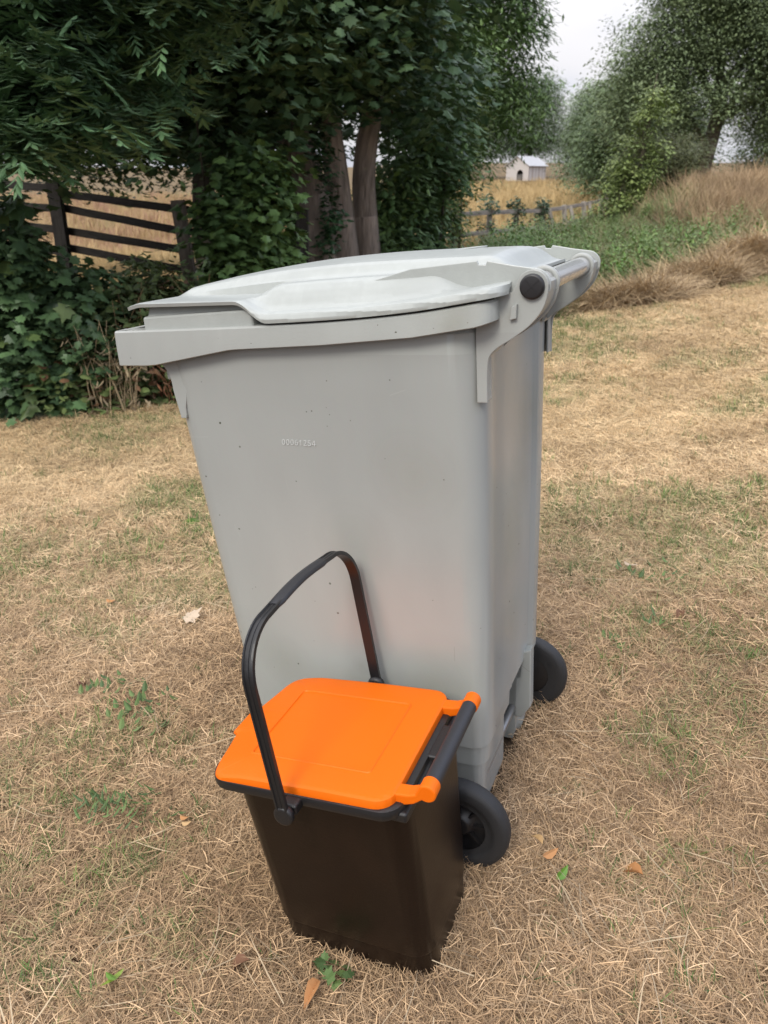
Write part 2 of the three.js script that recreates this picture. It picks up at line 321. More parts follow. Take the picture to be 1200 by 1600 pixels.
function geoOf(A) { const g = new THREE.BufferGeometry(); g.setAttribute('position', new THREE.Float32BufferAttribute(A.pos, 3)); g.setAttribute('color', new THREE.Float32BufferAttribute(A.col, 3)); g.setIndex(A.idx); const q = g.toNonIndexed(); q.computeVertexNormals(); return q; }
const _q = new THREE.Quaternion(), _e = new THREE.Euler();
const place = (p, ex, ey, ez, s) => new THREE.Matrix4().compose(p, _q.setFromEuler(_e.set(ex, ey, ez, 'YXZ')).clone(), new THREE.Vector3(s, s, s));
// a spray: leaves along a few twigs in a loose cluster
function leafCluster(seed, kind, n, R, size, droop = 0.9, vary = 0.28) {
  const r = rng(seed), A = { pos: [], col: [], idx: [] };
  for (let k = 0; k < n; k++) {
    const p = new THREE.Vector3(r() - 0.5, (r() - 0.5) * 0.75, r() - 0.5).multiplyScalar(2 * R);
    leafInto(A, kind, place(p, Math.PI / 2 + droop * (0.15 + 0.85 * r()), Math.atan2(p.x, p.z) + (r() - 0.5) * 2.2, (r() - 0.5) * 0.9, lerp(size[0], size[1], r())), lerp(1 - vary, 1 + vary, r()), 0.1 + r() * 0.3, 0.05 + r() * 0.25);
  }
  return geoOf(A);
}
function pinnate(seed, n, R, pairs, leaflet, kind = 'lance') { // compound leaves that hang from a twig
  const r = rng(seed), A = { pos: [], col: [], idx: [] };
  for (let k = 0; k < n; k++) {
    const base = new THREE.Vector3(r() - 0.5, (r() - 0.5) * 0.6, r() - 0.5).multiplyScalar(2 * R), yaw = r() * 6.283, dn = -0.25 + r() * 0.85, L = leaflet * pairs * 0.46, sh = lerp(0.75, 1.25, r());
    const dir = (t) => { const a = dn + t * 0.55; return new THREE.Vector3(Math.sin(yaw) * Math.cos(a), -Math.sin(a), Math.cos(yaw) * Math.cos(a)); };
    let p = base.clone();
    for (let i = 0; i < pairs; i++) {
      const t = i / pairs, d = dir(t); p = p.clone().addScaledVector(d, L / pairs);
      for (const s of [-1, 1]) leafInto(A, kind, place(p, Math.PI / 2 + dn + t * 0.5 + 0.1 * (r() - 0.5), yaw + s * (0.85 + 0.2 * r()), s * 0.25, leaflet * (0.8 + 0.35 * Math.sin(Math.PI * (t * 0.8 + 0.2)) * (0.8 + 0.4 * r()))), sh * lerp(0.88, 1.12, r()), 0.25, 0.12);
    }
    leafInto(A, kind, place(p, Math.PI / 2 + dn + 0.5, yaw, 0, leaflet * 1.05), sh, 0.25, 0.15);
  }
  return geoOf(A);
}
// a limb: a tapering, slightly knotty tube through points [x, y, d]
function limb(pts, r0, r1, seed = 1, radial = 9, knot = 0.12) {
  const c = new THREE.CatmullRomCurve3(pts.map((p) => new THREE.Vector3(p[0], p[1], -p[2])), false, 'centripetal'), n = Math.max(6, Math.ceil(c.getLength() / 0.12)), P = c.getSpacedPoints(Math.min(n, 60));
  const rings = P.map((p, i) => {
    const t = i / (P.length - 1), tan = c.getTangentAt(clamp(t, 0, 1)), u = new THREE.Vector3(1, 0, 0.01).addScaledVector(tan, -tan.x).normalize(), w = new THREE.Vector3().crossVectors(tan, u), R = lerp(r0, r1, Math.pow(t, 0.8));
    return Array.from({ length: radial }, (_, k) => { const a = k / radial * 2 * Math.PI, q = R * (1 + knot * 2 * (fbm(Math.cos(a) * 1.5 + seed, p.y * 2.6, Math.sin(a) * 1.5 + p.x, 3) - 0.5)); return p.clone().addScaledVector(u, Math.cos(a) * q).addScaledVector(w, Math.sin(a) * q); });
  });
  return loft(rings, { crease: 0 , cap0: false });
}
const smoothed = (g) => { const q = g.index ? g : BGU.mergeVertices(g); q.computeVertexNormals(); return q; };
const barkTex = dataTex(256, 512, (u, v) => { const n = fbm(u * 22, v * 9, 3.1, 5), m = fbm(u * 4, v * 4, 7.7, 3), l = sstep(0.62, 0.75, fbm(u * 9, v * 22, 5.5, 3)); const q = 0.55 + 0.5 * (n - 0.5) + 0.5 * (m - 0.5); return [q + 0.06 * l, q + 0.09 * l, q + 0.03 * l]; });
const barkBump = dataTex(256, 512, (u, v) => fbm(u * 34, v * 12, 3.1, 5));
barkTex.repeat.set(1.2, 0.7); barkBump.repeat.set(1.2, 0.7);
const bark = (r, g, b) => std({ color: lin(r, g, b), map: barkTex, bumpMap: barkBump, bumpScale: 0.02, roughness: 0.95 });
const leafMat = (o = {}) => phys({ vertexColors: true, roughness: 0.62, transmission: 0.28, thickness: 0, specularIntensity: 0.7, ...o });
const LEAF = leafMat(), GLOSS = leafMat({ roughness: 0.45, transmission: 0.15 });

// fill a crown: clumps of sprays inside ellipsoids [x, y, d, rx, ry, rd]; most of them towards the outside
function crownList(seed, blobs, n, { clump = 0.45, per = 7, scale = [0.8, 1.25], color, low = -9, hollow = 0.45, tilt = 0.5 }) {
  const r = rng(seed), out = [], vol = blobs.map((b) => b[3] * b[4] * b[5]), tot = vol.reduce((a, b) => a + b, 0);
  blobs.forEach((b, bi) => {
    const m = Math.max(1, Math.round(n * vol[bi] / tot / per));
    for (let k = 0; k < m; k++) {
      const u = r() * 2 - 1, a = r() * 6.283, q = Math.sqrt(1 - u * u), R = lerp(hollow, 1.0, Math.sqrt(r())), c = [b[0] + b[3] * R * q * Math.cos(a), b[1] + b[4] * R * u, b[2] + b[5] * R * q * Math.sin(a)];
      const tone = r();
      for (let j = 0; j < per; j++) {
        const g = () => (r() + r() + r() - 1.5) * 1.15, x = c[0] + g() * clump, y = c[1] + g() * clump * 0.7, d = c[2] + g() * clump, s = r(), t = r(), tn = r(), t1 = r(), t2 = r();
        if (y < low + 0.2 * (t1 - 0.5) + 0.9 * (fbm(x * 1.3 + 7, d * 0.4, 3.3, 3) - 0.5)) continue;
        out.push([x, y, -d, t * 6.283, lerp(scale[0], scale[1], s), color(clamp(tone * 0.65 + tn * 0.35, 0, 1), x, y, d).multiplyScalar(0.78 + 0.44 * s), [(t1 - 0.5) * tilt, (t2 - 0.5) * tilt]]);
      }
    }
  });
  return out;
}
const mixc = (a, b) => (t) => lin(lerp(a[0], b[0], t), lerp(a[1], b[1], t), lerp(a[2], b[2], t));
function crown(parent, geos, mat, list, name = 'crown') { geos.forEach((g, k) => instances(name, g, mat, list.filter((_, i) => i % geos.length === k), parent)); }
// branches that reach from a trunk into its crown
function boughs(seed, from, blobs, n, r0) {
  const r = rng(seed), gs = [];
  for (let k = 0; k < n; k++) {
    const b = blobs[Math.floor(r() * blobs.length)], f = from[Math.floor(r() * from.length)], a = r() * 6.283, q = 0.85 * Math.sqrt(r()), e = [b[0] + b[3] * q * Math.cos(a), b[1] + b[4] * (r() * 1.5 - 0.7), b[2] + b[5] * q * Math.sin(a)];
    const m = [lerp(f[0], e[0], 0.45) + (r() - 0.5) * 0.3, lerp(f[1], e[1], 0.6) + 0.25 * r(), lerp(f[2], e[2], 0.45) + (r() - 0.5) * 0.3];
    gs.push(plain(smoothed(limb([f, m, e], r0 * (0.6 + 0.5 * r()), r0 * 0.12, k, 6))));
  }
  return BGU.mergeGeometries(gs, false);
}

// --- sycamore with several stems behind the bin
const sycGeo = [0, 1, 2].map((k) => leafCluster(200 + k, 'lobed', 22, 0.26, [0.065, 0.125], 1.0));
{
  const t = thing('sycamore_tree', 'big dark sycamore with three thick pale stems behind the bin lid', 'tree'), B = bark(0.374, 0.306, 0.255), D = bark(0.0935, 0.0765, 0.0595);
  const st = (pts, r0, r1, s, m = B) => part('trunk', smoothed(limb(pts, r0, r1, s, 14)), m, t);
  st([[-0.6, -0.55, 8.0], [-0.61, 0.1, 8.0], [-0.635, 0.55, 8.0], [-0.68, 1.05, 8.0], [-0.80, 1.5, 8.05], [-1.02, 2.05, 8.1], [-1.3, 3.0, 8.3], [-1.5, 4.6, 8.6]], 0.21, 0.06, 1);
  st([[-0.36, -0.55, 8.45], [-0.37, 0.1, 8.45], [-0.40, 0.55, 8.42], [-0.47, 1.2, 8.4], [-0.53, 1.75, 8.35], [-0.57, 2.1, 8.3], [-0.66, 2.8, 8.3], [-0.7, 5.0, 8.5]], 0.165, 0.055, 2);
  st([[-0.16, -0.55, 8.75], [-0.16, 0.1, 8.72], [-0.17, 0.55, 8.7], [-0.21, 1.2, 8.7], [-0.18, 1.55, 8.72], [-0.11, 1.9, 8.75], [-0.13, 2.8, 8.8], [0.1, 5.0, 9.0]], 0.165, 0.05, 3);
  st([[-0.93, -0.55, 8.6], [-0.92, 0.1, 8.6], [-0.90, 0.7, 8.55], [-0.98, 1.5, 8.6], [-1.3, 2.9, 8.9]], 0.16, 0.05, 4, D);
  const blobs = [[-1.9, 2.7, 7.6, 1.1, 1.05, 1.2], [-0.9, 2.95, 7.2, 1.2, 1.1, 1.0], [-0.1, 2.9, 8.0, 0.62, 0.9, 0.9], [-1.3, 4.3, 8.6, 2.0, 0.7, 1.2], [-1.25, 1.75, 7.3, 0.65, 0.5, 0.6], [0.2, 2.2, 8.9, 0.35, 0.6, 0.5]];
  part('branches', boughs(11, [[-0.8, 1.5, 8.05], [-0.57, 2.1, 8.3], [-0.11, 1.9, 8.75], [-1.2, 2.6, 8.2]], blobs, 30, 0.045), D, t, 'stuff');
  crown(t, sycGeo, LEAF, crownList(12, blobs, 3000, { clump: 0.36, low: 1.2, color: mixc([0.0531, 0.1092, 0.0503], [0.1214, 0.2016, 0.0794]) }));
  // ivy climbing the left stem
  const iv = rng(13), L = []; for (let k = 0; k < 80; k++) { const y = iv() * 1.9 - 0.1, a = iv() * 6.3, s = iv(); L.push([-0.46 - 0.09 * y + 0.05 * Math.cos(a) + (iv() - 0.5) * 0.08, y, -(7.86 + 0.10 * Math.sin(a)), iv() * 6.3, lerp(0.25, 0.5, s), lin(0.04, 0.095, 0.035).multiplyScalar(0.7 + 0.7 * iv()), [iv() - 0.5, iv() - 0.5]]); }
  crown(t, [leafCluster(220, 'heart', 14, 0.2, [0.1, 0.16], 0.6)], GLOSS, L, 'ivy');
}
// --- ash whose compound leaves hang in from the left
{
  const t = thing('ash_tree', 'ash tree with drooping feathery leaves hanging at the left over the fence', 'tree'), B = bark(0.17, 0.1445, 0.119);
  part('trunk', smoothed(limb([[-3.5, -0.6, 5.2], [-3.45, 1.0, 5.25], [-3.2, 2.4, 5.4], [-2.7, 3.6, 5.6], [-2.5, 5.4, 5.8]], 0.2, 0.06, 5, 12)), B, t);
  const blobs = [[-2.1, 1.78, 4.75, 0.62, 0.42, 0.5], [-1.62, 1.8, 4.85, 0.42, 0.36, 0.42], [-2.35, 2.35, 4.9, 0.9, 0.5, 0.7], [-1.5, 2.45, 5.1, 0.8, 0.5, 0.6], [-2.6, 3.1, 5.5, 1.2, 0.4, 0.7], [-2.5, 1.62, 5.0, 0.5, 0.3, 0.5]];
  part('branches', boughs(21, [[-3.2, 2.4, 5.4], [-2.7, 3.6, 5.6]], blobs, 22, 0.03), B, t, 'stuff');
  crown(t, [0, 1, 2].map((k) => pinnate(230 + k, 6, 0.17, 4, 0.098, 'ash')), LEAF, crownList(22, blobs, 1150, { clump: 0.22, per: 5, low: 1.3, tilt: 0.4, scale: [0.75, 1.15], color: mixc([0.0575, 0.125, 0.0537], [0.1251, 0.225, 0.0924]) }));
}
// --- trees that close the view behind the fence on the left, and the row behind the sycamore
const oakGeo = [0, 1].map((k) => leafCluster(240 + k, 'oval', 40, 0.42, [0.09, 0.15], 0.9));
for (const [label, x, d, base, h, blobs, c0, c1, n, seed] of [
  ['dense dark tree standing in shade beyond the fence, far left', -6.4, 12.5, -0.8, 6, [[-6.4, 3.6, 12.5, 2.2, 2.3, 1.8], [-4.4, 3.3, 12.8, 1.6, 1.8, 1.5], [-5.4, 5.2, 13.2, 2.2, 0.9, 1.2], [-4.8, 1.9, 13.4, 2.2, 0.7, 0.8]], [0.045, 0.085, 0.038], [0.095, 0.16, 0.055], 1500, 31],
  ['dense dark tree beyond the fence, straight behind the fence post', -2.9, 13.2, -0.8, 6, [[-2.9, 3.5, 13.2, 1.7, 2.0, 1.6], [-1.5, 3.7, 13, 1.5, 2.0, 1.6], [-2.2, 5.2, 13.6, 2.0, 0.9, 1.2], [-3.9, 2.3, 13.4, 1.0, 0.9, 1.0], [-2.4, 1.9, 13.6, 1.8, 0.7, 0.8]], [0.048, 0.09, 0.038], [0.10, 0.17, 0.055], 1600, 32],
]) {
  const t = thing('oak_tree', label, 'tree'), B = bark(0.0765, 0.0638, 0.051);
  part('trunk', smoothed(limb([[x, base, d], [x + 0.05, 1.2, d], [x + 0.2, 3, d], [x, h, d]], 0.24, 0.06, seed, 10)), B, t);
  part('branches', boughs(seed, [[x + 0.05, 1.4, d], [x + 0.2, 3, d]], blobs, 16, 0.06), B, t, 'stuff');
  crown(t, oakGeo, LEAF, crownList(seed + 1, blobs, n, { clump: 0.45, low: 1.1, color: mixc(c0, c1) }));
}
// --- leafy bush right of the stems
{
  const t = thing('elder_bush', 'mid green leafy bush right of the sycamore stems, above the bin lid', 'bush'), blobs = [[0.28, 0.75, 9.6, 0.38, 0.7, 0.5], [0.5, 1.55, 10.0, 0.42, 0.7, 0.5], [0.05, 0.6, 9.2, 0.3, 0.6, 0.35], [0.55, 0.1, 10.0, 0.3, 0.3, 0.3], [0.62, 2.3, 10.3, 0.4, 0.5, 0.4]];
  for (const [a, b] of [[0.3, 0.45], [0.55, 0.75], [0.1, 0.05]]) part('stem', smoothed(limb([[a, -0.6, 9.8], [lerp(a, b, 0.6), 0.5, 9.8], [b, 1.9, 10]], 0.03, 0.01, 41, 7)), bark(0.102, 0.085, 0.0595), t);
  crown(t, [0, 1].map((k) => leafCluster(250 + k, 'oval', 20, 0.2, [0.07, 0.12], 0.9)), LEAF, crownList(42, blobs, 800, { clump: 0.2, low: -0.4, color: mixc([0.0616, 0.125, 0.046], [0.1419, 0.225, 0.0601]) }), 'foliage');
}
// --- sunlit hazel behind it
{
  const t = thing('hazel_bush', 'bright yellow green bush between the dark stems and the hanging ash', 'bush'), g = G(1.0, -12);
  for (const q of [0.85, 1.0, 1.1]) part('stem', smoothed(limb([[q, g - 0.1, 12], [q + 0.02, 0.8, 12], [q * 1.05, 2.2, 12]], 0.022, 0.008, 45, 6)), bark(0.17, 0.136, 0.0935), t);
  crown(t, [leafCluster(258, 'oval', 18, 0.17, [0.06, 0.1], 0.9)], LEAF, crownList(46, [[0.95, 0.9, 12, 0.2, 0.5, 0.25], [1.0, 1.75, 12, 0.26, 0.55, 0.3], [1.12, 2.35, 12.2, 0.2, 0.35, 0.25]], 230, { clump: 0.16, per: 5, color: mixc([0.115, 0.165, 0.04], [0.24, 0.30, 0.08]) }), 'foliage');
}
// --- tall ash in the middle, its boughs hanging over the field
{
  const t = thing('ash_tree', 'tall green ash in the middle with boughs hanging over the straw field', 'tree'), B = bark(0.1445, 0.1275, 0.102);
  part('trunk', smoothed(limb([[0.75, -0.8, 13.6], [0.8, 1.0, 13.6], [0.95, 2.6, 13.7], [1.3, 4.5, 13.8], [1.5, 7.5, 14]], 0.19, 0.05, 51, 11)), B, t);
  const blobs = [[0.9, 2.6, 13.2, 0.9, 1.2, 0.9], [1.75, 2.75, 13.6, 0.75, 1.15, 0.8], [1.2, 1.95, 13.3, 0.5, 0.7, 0.5], [2.3, 2.35, 14.0, 0.42, 0.6, 0.5], [1.65, 3.6, 14, 0.75, 0.9, 1.0], [1.2, 5.1, 14, 1.7, 1.2, 1.6], [0.3, 3.4, 13.2, 0.9, 1.2, 0.9], [1.42, 1.42, 13.6, 0.14, 0.26, 0.2]];
  part('branches', boughs(52, [[0.95, 2.6, 13.7], [1.3, 4.5, 13.8], [0.85, 1.6, 13.6]], blobs, 30, 0.045), B, t, 'stuff');
  crown(t, [0, 1, 2].map((k) => leafCluster(260 + k, 'lance', 34, 0.26, [0.10, 0.16], 1.0)), LEAF, crownList(53, blobs, 2300, { clump: 0.27, low: 1.22, hollow: 0.35, color: mixc([0.078, 0.14, 0.05], [0.17, 0.26, 0.075]) }));
}
// --- big tree on the right with sky between its boughs
const farGeo = [0, 1].map((k) => leafCluster(270 + k, 'oval', 90, 0.55, [0.065, 0.12], 0.9, 0.12));
{
  const t = thing('large_tree', 'large spreading grey green tree at the right with sky between its boughs', 'tree'), B = bark(0.289, 0.238, 0.1955);
  part('trunk', smoothed(limb([[10.5, 0.1, 28], [10.55, 1.4, 28], [10.75, 2.6, 28], [10.9, 3.6, 28.2], [10.6, 5.0, 28.3], [10.4, 7.5, 28.4]], 0.36, 0.06, 61, 12)), B, t);
  for (const p of [[[10.7, 2.5, 28], [11.5, 4.0, 28], [12.4, 5.8, 28.2], [12.8, 7.4, 28.4]], [[10.85, 3.3, 28.1], [9.9, 4.6, 28], [9.2, 6.2, 28], [8.9, 7.6, 28]], [[10.8, 3.0, 28], [12.6, 3.9, 27.8], [13.8, 4.6, 27.6]], [[10.6, 2.2, 28], [9.4, 3.4, 27.6], [8.2, 4.4, 27.5]], [[10.6, 5.0, 28.3], [11.3, 6.4, 28.2], [11.5, 8.0, 28.2]]]) part('bough', smoothed(limb(p, 0.15, 0.03, 62, 8)), B, t);
  const blobs = [[8.3, 3.4, 27.6, 1.3, 1.5, 1.2], [9.2, 5.0, 28, 1.4, 1.3, 1.3], [10.2, 6.4, 28, 1.5, 1.0, 1.3], [11.8, 6.0, 28, 1.3, 1.2, 1.2], [12.8, 4.6, 27.6, 1.5, 1.2, 1.2], [10.8, 4.4, 27.2, 1.1, 0.7, 0.8], [12.0, 3.0, 27.4, 1.3, 0.8, 1.0], [14.2, 3.6, 27.8, 1.4, 1.7, 1.2], [13.4, 7.2, 28.4, 1.6, 1.2, 1.4], [10.6, 8.2, 28.4, 2.4, 1.1, 1.6], [9.0, 2.4, 27.4, 1.0, 0.9, 0.9], [10.2, 3.5, 26.8, 0.8, 0.6, 0.6], [11.3, 4.9, 27.0, 0.9, 0.7, 0.7]];
  part('branches', boughs(63, [[10.9, 3.6, 28.2], [12.0, 5.2, 28.1], [9.5, 5.4, 28], [10.6, 5, 28.3]], blobs, 34, 0.06), B, t, 'stuff');
  crown(t, farGeo, LEAF, crownList(64, blobs, 2700, { clump: 0.42, low: 1.3, hollow: 0.5, color: mixc([0.115, 0.165, 0.075], [0.215, 0.27, 0.115]) }));
}
// --- trees farther off
for (const [label, x, d, w, h, seed, n] of [
  ['distant dark tree right behind the white shed', 16.5, 96, 4.6, 10, 71, 420], ['distant tree left of the white shed, behind the hanging ash', 9.0, 92, 4.5, 13, 72, 420], ['tall distant tree in the gap under the sky, right of the shed', 29, 120, 4.5, 11, 73, 420],
  ['distant tree between the gap in the trees and the sapling', 16.0, 62, 2.9, 7.4, 74, 520], ['grey green tree left of the big spreading tree', 11.0, 36, 2.4, 6.2, 75, 520], ['bushy tree at the right edge behind the bank', 15.8, 31, 2.8, 4.6, 76, 520], ['round green tree low behind the leaning fence', 12.5, 44, 2.6, 4.8, 77, 360],
]) {
  const g = G(x, -d), t = thing('distant_tree', label, 'tree'), s = h / 10, blobs = [[x, g + h * 0.55, d, w * 0.8, h * 0.33, w * 0.7], [x - w * 0.45, g + h * 0.38, d, w * 0.55, h * 0.24, w * 0.5], [x + w * 0.45, g + h * 0.4, d, w * 0.55, h * 0.26, w * 0.5], [x, g + h * 0.82, d, w * 0.5, h * 0.18, w * 0.5]];
  part('trunk', smoothed(limb([[x, g - 0.4, d], [x, g + h * 0.3, d], [x + 0.2, g + h * 0.7, d]], 0.04 * h, 0.015 * h, seed, 8)), bark(0.085, 0.0723, 0.0595), t);
  crown(t, farGeo, LEAF, crownList(seed, blobs, n, { clump: 0.6 * s + 0.25, per: 6, scale: [1.3 * s + 0.5, 2.0 * s + 0.7], hollow: 0.5, low: g + h * 0.13, color: mixc([0.08, 0.135, 0.06], [0.17, 0.235, 0.09]) }));
}
// --- light green sapling and the thin bush beside it
{
  const g = G(4.75, -16), t = thing('sapling', 'light yellow green young tree standing behind the weeds at the right', 'tree');
  part('trunk', smoothed(limb([[4.8, g - 0.2, 16], [4.8, 0.8, 16], [4.88, 1.8, 16], [4.97, 3.0, 16]], 0.05, 0.008, 81, 8)), bark(0.17, 0.1445, 0.102), t);
  const blobs = [[4.75, 1.05, 16, 0.62, 0.42, 0.5], [4.85, 1.65, 16, 0.48, 0.4, 0.4], [4.9, 2.25, 16, 0.33, 0.4, 0.3], [4.97, 2.75, 16, 0.17, 0.34, 0.16], [4.45, 1.35, 15.9, 0.25, 0.3, 0.25], [4.55, 0.75, 15.8, 0.5, 0.3, 0.35]];
  part('branches', boughs(82, [[4.8, 0.8, 16], [4.85, 1.4, 16], [4.9, 1.9, 16]], blobs, 26, 0.014), bark(0.17, 0.1445, 0.102), t, 'stuff');
  crown(t, [0, 1].map((k) => leafCluster(280 + k, 'oval', 16, 0.13, [0.05, 0.085], 0.9)), LEAF, crownList(83, blobs, 560, { clump: 0.2, per: 6, color: mixc([0.14, 0.20, 0.055], [0.27, 0.33, 0.10]) }), 'crown');
}
{
  const t = thing('thin_bush', 'thin olive green bush with fine shoots right of the sapling', 'bush'), blobs = [[5.6, 1.25, 16.5, 0.5, 0.6, 0.4], [5.95, 1.7, 16.5, 0.42, 0.45, 0.4], [5.35, 1.75, 16.5, 0.25, 0.4, 0.3], [5.9, 0.9, 16.4, 0.5, 0.3, 0.4]], g = G(5.7, -16.5);
  part('stem', boughs(91, [[5.6, g, 16.5], [5.7, g, 16.5]], blobs, 26, 0.018), bark(0.17, 0.1275, 0.085), t, 'stuff');
  crown(t, [leafCluster(290, 'lance', 34, 0.17, [0.05, 0.09], 0.7)], LEAF, crownList(92, blobs, 420, { clump: 0.16, per: 6, color: mixc([0.0999, 0.125, 0.045], [0.2002, 0.2067, 0.0801]) }), 'foliage');
}
// --- the dark hedge at the left: large-leaved sycamore shoots, brambles, dry stems
const bigLeaf = [0, 1, 2, 3].map((k) => { const A = { pos: [], col: [], idx: [] }; leafInto(A, 'lobed', new THREE.Matrix4(), 1, 0.12 + 0.1 * k, 0.08 + 0.09 * k); return geoOf(A); });
const bigMat = [[0.06, 0.112, 0.05], [0.08, 0.145, 0.06], [0.05, 0.09, 0.044], [0.128, 0.19, 0.064]].map((c) => phys({ color: lin(...c), roughness: 0.42, transmission: 0.12, thickness: 0, specularIntensity: 0.8 }));
function leafyShrub(name, label, stems, blobs, n, size, seed, c0, c1, inner, matShift = 0) { // single large leaves in front, sprays behind them
  const t = thing(name, label, 'shrub'), r = rng(seed);
  for (const s of stems) part('stem', smoothed(limb(s, 0.016, 0.006, seed, 7)), bark(0.085, 0.068, 0.0425), t);
  for (let k = 0; k < n; k++) {
    const b = blobs[Math.floor(r() * blobs.length)], u = r() * 2 - 1, a = Math.PI + r() * Math.PI, q = Math.sqrt(1 - u * u), R = 0.8 + 0.3 * r();
    const m = part('leaf', bigLeaf[k % 4], bigMat[(Math.floor(r() * 4) + matShift) % 4], t), s = lerp(size[0], size[1], r());
    m.position.set(b[0] + b[3] * R * q * Math.cos(a), b[1] + b[4] * R * u, -(b[2] + b[5] * R * q * Math.sin(a)));
    m.rotation.set(Math.PI / 2 + 0.35 + r() * 0.9, (r() - 0.5) * 2.4, (r() - 0.5) * 1.0, 'YXZ'); m.scale.setScalar(s);
  }
  crown(t, sycGeo, GLOSS, crownList(seed + 1, blobs, inner, { clump: 0.14, per: 6, hollow: 0.2, scale: [0.6, 1.0], color: mixc(c0, c1) }), 'foliage');
}
leafyShrub('sycamore_shrub', 'dark shrub with large lobed leaves at the left edge beside the lawn', [[[-2.7, -0.5, 5.7], [-2.6, 0.1, 5.6], [-2.5, 0.7, 5.5]], [[-2.3, -0.5, 5.7], [-2.25, 0.1, 5.6], [-2.2, 0.6, 5.5]]],
  [[-2.62, 0.35, 5.5, 0.42, 0.4, 0.35], [-2.46, 0.82, 5.5, 0.15, 0.36, 0.2], [-2.28, 0.22, 5.55, 0.3, 0.36, 0.3], [-2.55, -0.08, 5.45, 0.35, 0.25, 0.25], [-2.75, 0.72, 5.5, 0.3, 0.42, 0.3], [-3.2, 0.4, 5.6, 0.4, 0.6, 0.35]], 230, [0.1, 0.18], 301, [0.05, 0.09, 0.042], [0.10, 0.175, 0.07], 420);
leafyShrub('sycamore_sapling', 'bright lit sycamore sapling with lobed leaves in front of the leaning fence post', [[[-1.3, -0.5, 6.5], [-1.32, 0.3, 6.5], [-1.4, 1.1, 6.55], [-1.45, 2.0, 6.6]], [[-1.1, -0.5, 6.6], [-1.12, 0.4, 6.6], [-1.05, 1.2, 6.7]]],
  [[-1.15, 0.98, 6.5, 0.24, 0.22, 0.2], [-1.08, 0.7, 6.6, 0.2, 0.26, 0.2], [-1.15, 0.48, 6.45, 0.24, 0.2, 0.18], [-1.05, 1.15, 6.6, 0.2, 0.22, 0.18], [-1.0, 0.42, 6.7, 0.2, 0.2, 0.2]], 150, [0.09, 0.15], 311, [0.05, 0.10, 0.035], [0.13, 0.21, 0.06], 260, 1);
{
  const t = thing('bramble', 'tangled bramble with small leaves and brown canes under the fence', 'bramble'), r = rng(321), blobs = [[-1.95, 0.05, 5.8, 0.38, 0.42, 0.35], [-1.62, -0.02, 5.9, 0.32, 0.36, 0.3], [-1.35, -0.08, 5.95, 0.3, 0.28, 0.3], [-1.8, 0.42, 6.1, 0.3, 0.2, 0.3], [-2.25, -0.15, 5.6, 0.3, 0.22, 0.25]];
  const canes = []; for (let k = 0; k < 70; k++) { const x = -2.3 + r() * 1.3, d = 5.55 + r() * 0.5, g = G(x, -d); canes.push(plain(smoothed(limb([[x, g - 0.05, d], [x + (r() - 0.5) * 0.25, g + 0.3 + r() * 0.2, d - 0.1 * r()], [x + (r() - 0.5) * 0.6, g + 0.35 + r() * 0.6, d - 0.2 * r()]], 0.004 + 0.003 * r(), 0.0015, k, 5, 0)))); }
  part('canes', BGU.mergeGeometries(canes, false), std({ color: lin(0.24, 0.16, 0.09), roughness: 0.9 }), t, 'stuff');
  crown(t, [leafCluster(322, 'oval', 18, 0.14, [0.04, 0.075], 0.8), leafCluster(323, 'heart', 14, 0.15, [0.05, 0.08], 0.8)], LEAF, crownList(324, blobs, 900, { clump: 0.13, per: 6, hollow: 0.3, color: (q) => (q > 0.86 ? lin(0.16, 0.085, 0.04) : lin(lerp(0.05, 0.16, q), lerp(0.085, 0.21, q), lerp(0.03, 0.065, q))) }), 'foliage');
}
for (const [label, x0, d0, n, h, seed, c] of [['bunch of dry pale dead stems at the foot of the hedge', -1.93, 5.42, 34, 0.62, 331, [0.36, 0.28, 0.17]], ['rust brown dead dock and bracken at the foot of the hedge beside the bin', -1.5, 5.62, 26, 0.42, 332, [0.26, 0.12, 0.06]]]) {
  const t = thing('dead_stems', label, 'dead plant'), r = rng(seed), gs = [];
  for (let k = 0; k < n; k++) { const x = x0 + (r() - 0.5) * 0.3, d = d0 + (r() - 0.5) * 0.2, g = G(x, -d), a = (r() - 0.5) * 0.5; gs.push(plain(smoothed(limb([[x, g - 0.03, d], [x + a * 0.35, g + h * 0.5, d - 0.03], [x + a + (r() - 0.5) * 0.15, g + h * (0.6 + 0.5 * r()), d - 0.1 * r()]], 0.0045, 0.0018, k, 5, 0)))); }
  part('stems', BGU.mergeGeometries(gs, false), std({ color: lin(...c), roughness: 0.9 }), t, 'stuff');
  const L = []; for (let k = 0; k < 60; k++) { const x = x0 + (r() - 0.5) * 0.45, d = d0 + (r() - 0.5) * 0.2; L.push([x, G(x, -d) + r() * h * 0.9, -d, r() * 6.3, 0.4 + 0.4 * r(), lin(...c).multiplyScalar(0.6 + 0.6 * r()), [r() - 0.5, r() - 0.5]]); }
  crown(t, [leafCluster(seed + 5, 'lance', 10, 0.12, [0.07, 0.13], 1.2)], LEAF, L, 'dead_leaves');
}
